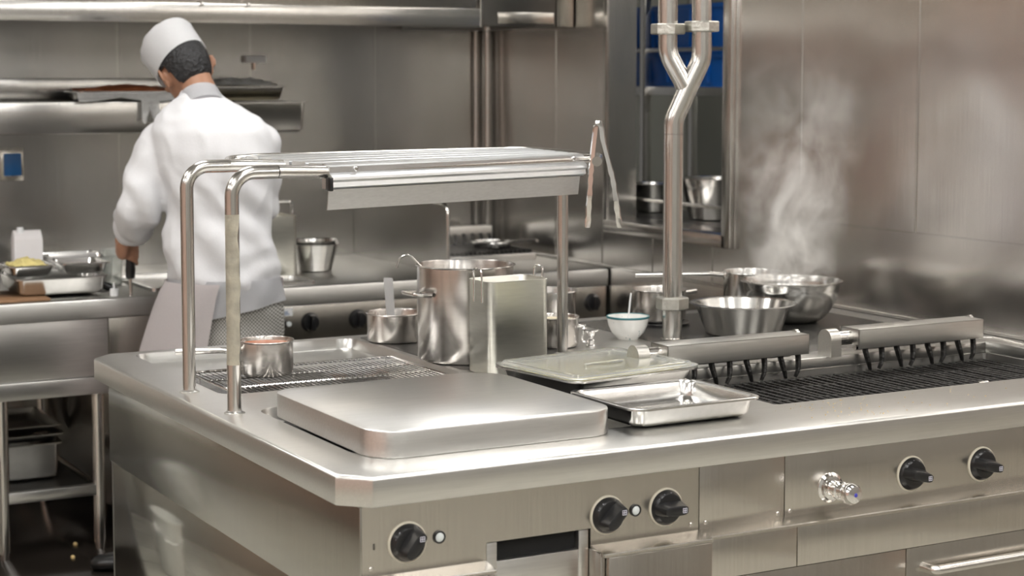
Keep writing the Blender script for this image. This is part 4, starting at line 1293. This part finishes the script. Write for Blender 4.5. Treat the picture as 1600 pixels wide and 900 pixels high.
def limb(bm, pts, rad, seg=18, flat=1.0):
    pts = [Vector(p) for p in pts]
    # resample smoothly
    P, Rr = [], []
    n = len(pts)
    for i in range(n-1):
        for k in range(8):
            s = k/8
            p0 = pts[max(i-1, 0)]; p1 = pts[i]; p2 = pts[i+1]; p3 = pts[min(i+2, n-1)]
            P.append(0.5*((2*p1)+(p2-p0)*s+(2*p0-5*p1+4*p2-p3)*s*s+(3*p1-p0-3*p2+p3)*s**3))
            Rr.append(rad[i]*(1-s)+rad[i+1]*s)
    P.append(pts[-1]); Rr.append(rad[-1])
    tube(bm, P, Rr, seg, flat=flat)
    sph(bm, P[0], Rr[0]*0.995); sph(bm, P[-1], Rr[-1]*0.995)


def remesh(name, bm, voxel, m, parent, smooth=4, disp=None, origin=C0):
    bmesh.ops.translate(bm, verts=bm.verts, vec=-origin)
    bmesh.ops.recalc_face_normals(bm, faces=bm.faces)
    me = bpy.data.meshes.new(name); bm.to_mesh(me); bm.free()
    tmp = bpy.data.objects.new(name, me); COL.objects.link(tmp)
    md = tmp.modifiers.new('r', 'REMESH'); md.mode = 'VOXEL'; md.voxel_size = voxel
    sm = tmp.modifiers.new('s', 'SMOOTH'); sm.iterations = smooth; sm.factor = 0.5
    dg = bpy.context.evaluated_depsgraph_get(); dg.update()
    ev = tmp.evaluated_get(dg)
    me2 = bpy.data.meshes.new_from_object(ev)
    bpy.data.objects.remove(tmp)
    bm = bmesh.new(); bm.from_mesh(me2)
    if disp:
        bm.normal_update()
        mv = [(v, v.normal.copy()*disp(v.co+origin)) for v in bm.verts]
        for v, d in mv: v.co += d
    bpy.data.meshes.remove(me2)
    return obj(name, bm, m, parent, smooth=180)


def ringv(y, xl, xr, dep, off=0.0, n=28, sq_=1.0):
    """horizontal-ish body ring: image pixel limits xl..xr at image height y, half depth dep"""
    D = CD+off
    c = at((xl+xr)/2, y, D)
    hw = (xr-xl)/2/FPX*D
    out = []
    for k in range(n):
        a = 2*PI*k/n
        ca, sa = math.cos(a), math.sin(a)
        u = math.copysign(abs(ca)**sq_, ca); v = math.copysign(abs(sa)**sq_, sa)
        out.append(c+CR*hw*u+DH*dep*v)
    return out


# --- body (head, neck, torso core, arms, hands, legs) as one continuous surface
body = new()
HC = at(287, 108, CD+0.13)                 # centre of the head
yaw_h, pit_h, rol_h = math.radians(38), math.radians(-30), math.radians(-15)
Rcam = Matrix((CR, DH, Vector((0, 0, 1)))).transposed()     # columns: right, away, up
HR = Rcam @ Matrix.Rotation(yaw_h, 3, 'Z') @ Matrix.Rotation(rol_h, 3, 'Y') @ Matrix.Rotation(pit_h, 3, 'X')
HS = 1.07
def hl(x, y, z): return HC+HR @ Vector((x, y, z))*HS
sph(body, hl(0, -0.008, 0.015), (0.0803, 0.0995, 0.1049), HR, 32)      # skull
sph(body, hl(0, 0.025, -0.045), (0.0621, 0.0706, 0.0749), HR, 28)      # face
sph(body, hl(0, 0.055, -0.088), (0.0321, 0.0278, 0.0235), HR, 20)      # chin
tube(body, [hl(0, 0.080, 0.000), hl(0, 0.098, -0.022), hl(0, 0.106, -0.040), hl(0, 0.092, -0.046)], [0.006, 0.009, 0.013, 0.008], 10)   # nose
sph(body, hl(0, 0.084, -0.066), (0.0235, 0.0086, 0.0054), HR, 14); sph(body, hl(0, 0.082, -0.075), (0.0193, 0.0086, 0.0064), HR, 14)
for s in (-1, 1):
    sph(body, hl(0.078*s, -0.004, -0.022), (0.0107, 0.0214, 0.0321), HR @ Matrix.Rotation(0.35*s, 3, 'Z'), 16)
    sph(body, hl(0.088*s, -0.014, -0.010), (0.0075, 0.0193, 0.0235), HR @ Matrix.Rotation(0.5*s, 3, 'Z'), 14)
    sph(body, hl(0.035*s, 0.070, -0.022), (0.0257, 0.0150, 0.0150), HR, 12)
for s in (-1, 1):
    sph(body, hl(0.093*s, -0.022, -0.008), (0.006, 0.016, 0.025), HR @ Matrix.Rotation(0.6*s, 3, 'Z'), 14)
NB = at(318, 172, CD+0.03)
limb(body, [hl(0, -0.02, -0.02), hl(0, -0.030, -0.075), NB], [0.058, 0.056, 0.066])
loft(body, [ringv(165, 285, 350, .05, .03), ringv(185, 258, 400, .08, .02), ringv(215, 248, 418, .10, .0), ringv(290, 262, 418, .11), ringv(400, 268, 422, .11), ringv(470, 264, 430, .125), ringv(540, 262, 430, .12), ringv(575, 275, 425, .10)])
# arms
LS, LE, LW = at(250, 222, CD+.03), at(216, 322, CD-.02), at(205, 368, CD+.20)
RS, RE, RW = at(408, 225, CD+.03), at(398, 335, CD+.12), at(330, 392, CD+.33)
limb(body, [LS, LE, LW], [0.052, 0.042, 0.030]); limb(body, [RS, RE, RW], [0.052, 0.042, 0.030])


def hand(bm, wrist, axis0, rgrip, side):
    """hand closed round a vertical bar at axis0 (top of the grip), coming from the wrist"""
    ax = axis0
    d = (Vector((ax.x, ax.y, 0))-Vector((wrist.x, wrist.y, 0)))
    # the palm lies on the near-left side of the bar
    n = (-CR*0.75*side-DH*0.66).normalized()
    pc = ax+n*(rgrip+0.017)+Vector((0, 0, -0.028))
    rot = Matrix((n, Vector((0, 0, 1)).cross(n), Vector((0, 0, 1)))).transposed()
    sph(bm, pc, (0.016, 0.038, 0.034), rot, 20)
    limb(bm, [wrist, wrist.lerp(pc, 0.55), pc+Vector((0, 0, .012))], [0.029, 0.026, 0.022])
    tdir = Vector((0, 0, 1)).cross(n)*side
    for k, (L, r) in enumerate(((0.92, .0088), (1.0, .0092), (0.95, .0088), (0.78, .0078))):
        z = -0.001-k*0.0180
        pts = []
        for j in range(7):
            a = 0.35+j/6*3.6*L
            rr = rgrip+r*0.95
            pts.append(ax+Vector((0, 0, z-0.0055*j+0.006))+(n*math.cos(a)+tdir*math.sin(a))*rr)
        tube(bm, [pc+Vector((0, 0, z+0.028))]+pts, [r*1.15]*2+[r*1.05, r, r*.97, r*.95, r*.9, r*.8], 10)
        sph(bm, pts[-1], r*.8, None, 10)
    a0 = pc+Vector((0, 0, 0.022))-tdir*0.02
    th = [a0, a0-tdir*0.014+Vector((0, 0, .012)), ax-tdir*(rgrip+.008)+Vector((0, 0, .012)), ax-n*(rgrip+.006)-tdir*.006+Vector((0, 0, .006))]
    tube(bm, th, [.013, .0115, .0105, .0085], 10); sph(bm, th[-1], .0085, None, 10)

HT = at(203, 378, CD+.235)
hand(body, LW, HT, 0.0155, 1)
HT2 = at(318, 400, CD+.40)
hand(body, RW, HT2, 0.0155, -1)
# legs
LH, LK, LA = at(305, 545, CD), at(262, 720, CD+.05), Vector((-1.992, 2.75, 0.10))
RH, RK, RA = at(385, 545, CD), at(388, 720, CD+.05), Vector((-1.62, 2.78, 0.10))
limb(body, [LH, LK, LA], [0.082, 0.056, 0.038]); limb(body, [RH, RK, RA], [0.082, 0.056, 0.038])
remesh('body', body, 0.0058, M['skin'], ck, 3)

for s in (-1, 1):
    bm = new(); sph(bm, hl(0.033*s, 0.080, -0.012)-C0, (0.012, 0.009, 0.008), HR, 16)
    e = obj('eye', bm, M['eye'], ck)
    bm = new(); sph(bm, hl(0.033*s, 0.0865, -0.014)-C0, (0.0055, 0.004, 0.0055), HR, 12); obj('iris', bm, M['black'], e)

# hair: skull cap, open at the face, trimmed at the nape
bm = new()
mt = Matrix.Translation(hl(0, -0.013, 0.012)) @ HR.to_4x4() @ Matrix.Diagonal((0.0825*HS, 0.097*HS, 0.106*HS, 1))
bmesh.ops.create_uvsphere(bm, u_segments=64, v_segments=48, radius=1, matrix=mt)
HI = HR.inverted()
kill = []
for v in bm.verts:
    p = (HI @ (v.co-HC))/HS
    lim = -0.080+0.010*noise.noise(v.co*60)
    if p.y > -0.055: lim = -0.080+(p.y+0.055)*0.9
    if abs(p.x) > 0.04 and -0.040 < p.y < 0.02: lim = 0.010
    if 0.02 <= p.y: lim = -0.035+(p.y-0.02)*2.0
    if p.z < lim or p.y > 0.075: kill.append(v)
bmesh.ops.delete(bm, geom=kill, context='VERTS')
for v in bm.verts:
    p = HI @ (v.co-HC)
    v.co += (v.co-HC).normalized()*0.0035*noise.noise(Vector((p.x*70, p.y*70, p.z*14)))
bmesh.ops.solidify(bm, geom=bm.faces[:], thickness=0.004)
bmesh.ops.translate(bm, verts=bm.verts, vec=-C0)
obj('hair', bm, M['hair'], ck, smooth=60)

# hat: tall soft band with a folded crown
bm = new(); rings = []
N = 64
TI = Matrix.Rotation(math.radians(-14), 3, 'X')
def hatp(u, v, w_): return hl(*(TI @ Vector((u, v, w_)) + Vector((0, -0.002, 0.0))))-C0
for k in range(15):
    s = k/14
    ring = []
    for j in range(N):
        a = 2*PI*j/N
        fl = 1.0+0.04*s+0.02*noise.noise(Vector((math.cos(a)*2, math.sin(a)*2, s*2+5)))*s
        z = 0.014+0.098*s+ (0.006*math.sin(a*3+1)*s)
        ring.append(hatp(0.0885*fl*math.cos(a), 0.1080*fl*math.sin(a)-0.008, z))
    rings.append(ring)
for f, dz in ((0.97, 0.006), (0.88, 0.010), (0.7, 0.008), (0.45, 0.002), (0.2, -0.004), (0.03, -0.006)):
    ring = []
    for j in range(N):
        a = 2*PI*j/N
        ring.append(hatp(0.0885*1.04*f*math.cos(a), 0.1080*1.04*f*math.sin(a)-0.008, 0.112+dz+0.010*f*math.sin(a*2+.5)*(1-f*.4)+0.004*noise.noise(Vector((math.cos(a)*3*f, math.sin(a)*3*f, 9)))))
    rings.append(ring)
loft(bm, rings, cap0=False, cap1=True)
bmesh.ops.solidify(bm, geom=bm.faces[:], thickness=0.0015)
obj('hat', bm, M['hat'], ck, smooth=60)

# --- jacket
jk = new()
loft(jk, [ringv(140, 282, 342, .062, .055), ringv(150, 278, 348, .068, .045), ringv(160, 268, 364, .085, .035), ringv(168, 258, 378, .10, .03), ringv(182, 243, 405, .125, .02), ringv(205, 236, 425, .145, .0), ringv(240, 242, 430, .155, -.01), ringv(290, 257, 427, .155, -.01),
          ringv(335, 260, 423, .150, 0), ringv(375, 257, 430, .155, 0), ringv(405, 256, 436, .16, 0), ringv(435, 262, 438, .160), ringv(452, 266, 440, .158)])
limb(jk, [LS, LE.lerp(LS, .5)+CR*-0.006, LE, LE.lerp(LW, .78)+Vector((0, 0, .004))], [0.072, 0.080, 0.080, 0.062])
limb(jk, [RS, RE, RW.lerp(RE, .2)], [0.072, 0.066, 0.056])


def fold(p):
    u = (p-CAMLOC).dot(CR); z = p.z
    v = p.copy()
    a = noise.noise(Vector((v.x*5, v.y*5, v.z*5)))*0.012
    # drooping diagonal folds
    b = math.sin((u*0.8+z*0.55)*60+3.5*noise.noise(v*4.0))*0.0075*max(0, min(1, (1.50-z)/0.3))
    c = math.sin((z*70)+4*noise.noise(v*5.5))*0.004*max(0, min(1, (1.15-z)/0.15))
    r = -0.010*abs(noise.noise(Vector((v.x*13+v.z*6, v.y*13, v.z*8))))
    return a+b+c+r
remesh('jacket', jk, 0.0085, M['cloth'], ck, 5, fold)
# collar band
bm = new()
rg = []
for s in range(5):
    t_ = s/4
    c = NB.lerp(hl(0, -0.028, -0.068), 0.05+0.55*t_)
    axis = (hl(0, -0.03, -0.075)-NB).normalized()
    xx = CR-axis*CR.dot(axis); xx.normalize(); yy = axis.cross(xx)
    rad = 0.080-0.014*t_
    rg.append([c+xx*rad*math.cos(2*PI*k/40)+yy*rad*math.sin(2*PI*k/40)-C0 for k in range(40)])
loft(bm, rg, False, False); bmesh.ops.solidify(bm, geom=bm.faces[:], thickness=0.006)
obj('collar', bm, M['cloth'], ck, smooth=60)
# rolled cuff
bm = new()
cA = LE.lerp(LW, .62); cB = LE.lerp(LW, .80)
bm = tube(bm, [cA-C0, cA.lerp(cB, .35)-C0, cA.lerp(cB, .7)-C0, cB-C0], [0.062, 0.070, 0.068, 0.056], 28)
obj('cuff', bm, M['cloth'], ck, smooth=60)
# jacket tail with slanting hem
bm = new(); rg = []
def hemy(a):
    # a: 0 right .. pi far side; hem pixel height by ring angle
    u = math.cos(a)
    return 474-20*u+ (8 if u < -.5 else 0)
for s in range(9):
    t_ = s/8; ring = []
    for k in range(56):
        a = 2*PI*k/56
        y = 432+(hemy(a)+14-432)*t_
        hw = (88+5*t_)/FPX*CD; c = at(350+2*t_, y, CD)
        rr_ = 1+0.03*math.sin(a*7+t_*2)*t_
        ring.append(c+CR*hw*math.cos(a)*rr_+DH*0.166*rr_*math.sin(a)-C0)
    rg.append(ring)
loft(bm, rg, False, False); bmesh.ops.solidify(bm, geom=bm.faces[:], thickness=0.004)
obj('jacket_tail', bm, M['cloth'], ck, smooth=60)

# --- trousers
tr_ = new()
loft(tr_, [ringv(446, 270, 434, .145), ringv(480, 268, 441, .155), ringv(520, 262, 442, .155), ringv(560, 262, 440, .14), ringv(590, 275, 430, .11)])
limb(tr_, [LH+Vector((0, 0, -.03)), LK, LA+Vector((0, 0, .06))], [0.108, 0.085, 0.068])
limb(tr_, [RH+Vector((0, 0, -.03)), RK, RA+Vector((0, 0, .0))], [0.108, 0.085, 0.068])
remesh('trousers', tr_, 0.009, M['check'], ck, 4, lambda p: noise.noise(Vector((p.x*7, p.y*7, p.z*3)))*0.012+math.sin(p.z*40+6*noise.noise(p*3))*0.003)

# --- apron: wraps the far and left side of the hips
bm = new(); rg = []
for s in range(16):
    t_ = s/15; y = 436+(700-436)*t_
    ring = []
    xl = 262-46*min(1, t_*2.2)**0.8; xr = 440-4*t_
    c = at((xl+xr)/2, y, CD+.02*t_); hw = (xr-xl)/2/FPX*CD
    for k in range(41):
        a = PI*0.02+k/40*(PI*1.50)
        rr_ = 1.03+0.035*math.sin(a*9+t_)*t_
        ring.append(c+CR*hw*math.cos(a)*rr_+DH*0.172*math.sin(a)*rr_-C0)
    rg.append(ring)
R = [[bm.verts.new(q) for q in ring] for ring in rg]
for A, Cc in zip(R, R[1:]):
    for k in range(40): bm.faces.new((A[k], A[k+1], Cc[k+1], Cc[k]))
bmesh.ops.solidify(bm, geom=bm.faces[:], thickness=0.003)
obj('apron', bm, M['apron'], ck, smooth=60)

# --- shoes and sock
def shoe(ank, d, name='shoe'):
    d = d.normalized(); s = Vector((-d.y, d.x, 0)); rings = []
    g = Vector((ank.x, ank.y, 0))
    for t_, w_, h0, h1 in ((-0.09, .022, 0.02, .05), (-0.08, .034, 0.010, .085), (-.05, .038, .008, .10), (0, .038, .008, .105), (.05, .042, .008, .085), (.09, .050, .008, .070), (.14, .051, .008, .064), (.175, .045, .008, .058), (.195, .030, .010, .050), (.205, .012, .018, .040)):
        c = g+d*t_; ring = []
        for k in range(16):
            a = 2*PI*k/16
            ring.append(c+s*w_*math.cos(a)+Vector((0, 0, (h0+h1)/2+(h1-h0)/2*math.sin(a)))-C0)
        rings.append(ring)
    o = obj(name, loft(new(), rings), M['shoe'], ck, smooth=60)
    return o
shoe(LA, Vector((-0.92, 0.30, 0))); shoe(RA, Vector((0.05, 1, 0)))
obj('sock', tube(new(), [LA-C0+Vector((0, 0, -.03)), LA-C0+Vector((0, 0, .07))], 0.046, 20), M['sock'], ck)

# --- hand blender held in the left hand
hb = thing('stick_blender', 'stick blender with a black handle held in the cook\'s left hand', 'blender', tuple(HT+Vector((0, 0, -0.20))))
obj('handle', lathe(new(), [(0, 0.205), (0.012, 0.204), (0.0155, 0.198), (0.0155, 0.13), (0.018, 0.10), (0.016, 0.075), (0.012, 0.07), (0, 0.07)], 24), M['black'], hb)
obj('shaft', tube(new(), [(0, 0, -0.02), (0, 0, 0.072)], 0.006, 12), M['tube'], hb)
kn = thing('knife', 'knife with a black handle in the cook\'s hidden right hand', 'knife', tuple(HT2+Vector((0, 0, -0.09))))
obj('handle', tube(new(), [(0, 0, -0.005), (0, 0, 0.10)], 0.0145, 12), M['black'], kn)
obj('blade', box(new(), -0.0012, 0.0012, -0.014, 0.014, -0.045, -0.006), M['chrome'], kn)

# ================================================================= STEAM
def steam(name, label, cx, cy, z0, z1, r0, r1, lean, dens, seed):
    bm = new(); rings = []
    for k in range(13):
        s = k/12
        r = r0+(r1-r0)*min(1, s*1.8)
        if s > .8: r *= 1-(s-.8)*2.2
        rings.append([(cx+lean*s+r*math.cos(a), cy+r*math.sin(a), z0+(z1-z0)*s) for a in [2*PI*j/24 for j in range(24)]])
    loft(bm, rings)
    m = bpy.data.materials.new(name+' vapour'); m.use_nodes = True
    nt = m.node_tree; nt.nodes.clear(); L = nt.links
    out = nt.nodes.new('ShaderNodeOutputMaterial')
    pv = nt.nodes.new('ShaderNodeVolumePrincipled')
    pv.inputs['Color'].default_value = (0.97, 0.96, 0.94, 1); pv.inputs['Anisotropy'].default_value = 0.2
    tc = nt.nodes.new('ShaderNodeTexCoord')
    mp = nt.nodes.new('ShaderNodeMapping'); mp.inputs['Scale'].default_value = (1, 1, 0.75); mp.inputs['Location'].default_value = (seed, 0, 0)
    L.new(tc.outputs['Object'], mp.inputs['Vector'])
    n = nt.nodes.new('ShaderNodeTexNoise'); n.inputs['Scale'].default_value = 8; n.inputs['Detail'].default_value = 6
    n.inputs['Roughness'].default_value = 0.62; n.inputs['Distortion'].default_value = 0.8
    L.new(mp.outputs[0], n.inputs['Vector'])
    mr = nt.nodes.new('ShaderNodeMapRange'); mr.inputs['From Min'].default_value = 0.44; mr.inputs['From Max'].default_value = 0.74
    L.new(n.outputs['Fac'], mr.inputs['Value'])
    # height and radial fall-off, both properties of the plume itself
    sx = nt.nodes.new('ShaderNodeSeparateXYZ'); L.new(tc.outputs['Object'], sx.inputs[0])
    hz = nt.nodes.new('ShaderNodeMapRange'); hz.inputs['From Min'].default_value = z0; hz.inputs['From Max'].default_value = z1
    hz.inputs['To Min'].default_value = 1; hz.inputs['To Max'].default_value = 0
    L.new(sx.outputs['Z'], hz.inputs['Value'])
    pw = nt.nodes.new('ShaderNodeMath'); pw.operation = 'POWER'; pw.inputs[1].default_value = 2.0; L.new(hz.outputs[0], pw.inputs[0])
    def sub(o_, v):
        a = nt.nodes.new('ShaderNodeMath'); a.operation = 'SUBTRACT'; L.new(o_, a.inputs[0]); a.inputs[1].default_value = v
        b = nt.nodes.new('ShaderNodeMath'); b.operation = 'POWER'; b.inputs[1].default_value = 2; 
        ab = nt.nodes.new('ShaderNodeMath'); ab.operation = 'ABSOLUTE'; L.new(a.outputs[0], ab.inputs[0]); L.new(ab.outputs[0], b.inputs[0]); return b
    ax, ay = sub(sx.outputs['X'], cx+lean*0.25), sub(sx.outputs['Y'], cy)
    ad = nt.nodes.new('ShaderNodeMath'); ad.operation = 'ADD'; L.new(ax.outputs[0], ad.inputs[0]); L.new(ay.outputs[0], ad.inputs[1])
    rz = nt.nodes.new('ShaderNodeMapRange'); rz.inputs['From Min'].default_value = z0; rz.inputs['From Max'].default_value = z0+(z1-z0)/1.8
    rz.inputs['To Min'].default_value = (r0*0.97)**2; rz.inputs['To Max'].default_value = (r1*0.92)**2
    L.new(sx.outputs['Z'], rz.inputs['Value'])
    dv = nt.nodes.new('ShaderNodeMath'); dv.operation = 'DIVIDE'; L.new(ad.outputs[0], dv.inputs[0]); L.new(rz.outputs[0], dv.inputs[1])
    rd = nt.nodes.new('ShaderNodeMapRange'); rd.inputs['To Min'].default_value = 1; rd.inputs['To Max'].default_value = 0
    L.new(dv.outputs[0], rd.inputs['Value'])
    m1 = nt.nodes.new('ShaderNodeMath'); m1.operation = 'MULTIPLY'; L.new(mr.outputs[0], m1.inputs[0]); L.new(pw.outputs[0], m1.inputs[1])
    m2 = nt.nodes.new('ShaderNodeMath'); m2.operation = 'MULTIPLY'; L.new(m1.outputs[0], m2.inputs[0]); L.new(rd.outputs[0], m2.inputs[1])
    m3 = nt.nodes.new('ShaderNodeMath'); m3.operation = 'MULTIPLY'; L.new(m2.outputs[0], m3.inputs[0]); m3.inputs[1].default_value = dens
    L.new(m3.outputs[0], pv.inputs['Density'])
    L.new(pv.outputs[0], out.inputs['Volume'])
    o = tag(obj(name, bm, m, smooth=0), label, 'steam', kind='stuff')
    return o
steam('steam', 'white steam rising from the largest bowl against the steel wall', -0.343, 1.400, 1.037, 1.85, 0.135, 0.25, 0.05, 30.0, 0.0)
steam('steam', 'faint steam rising above the tall stock pot', -1.579, 1.232, 1.165, 1.40, 0.10, 0.11, -0.02, 5.0, 5.0)
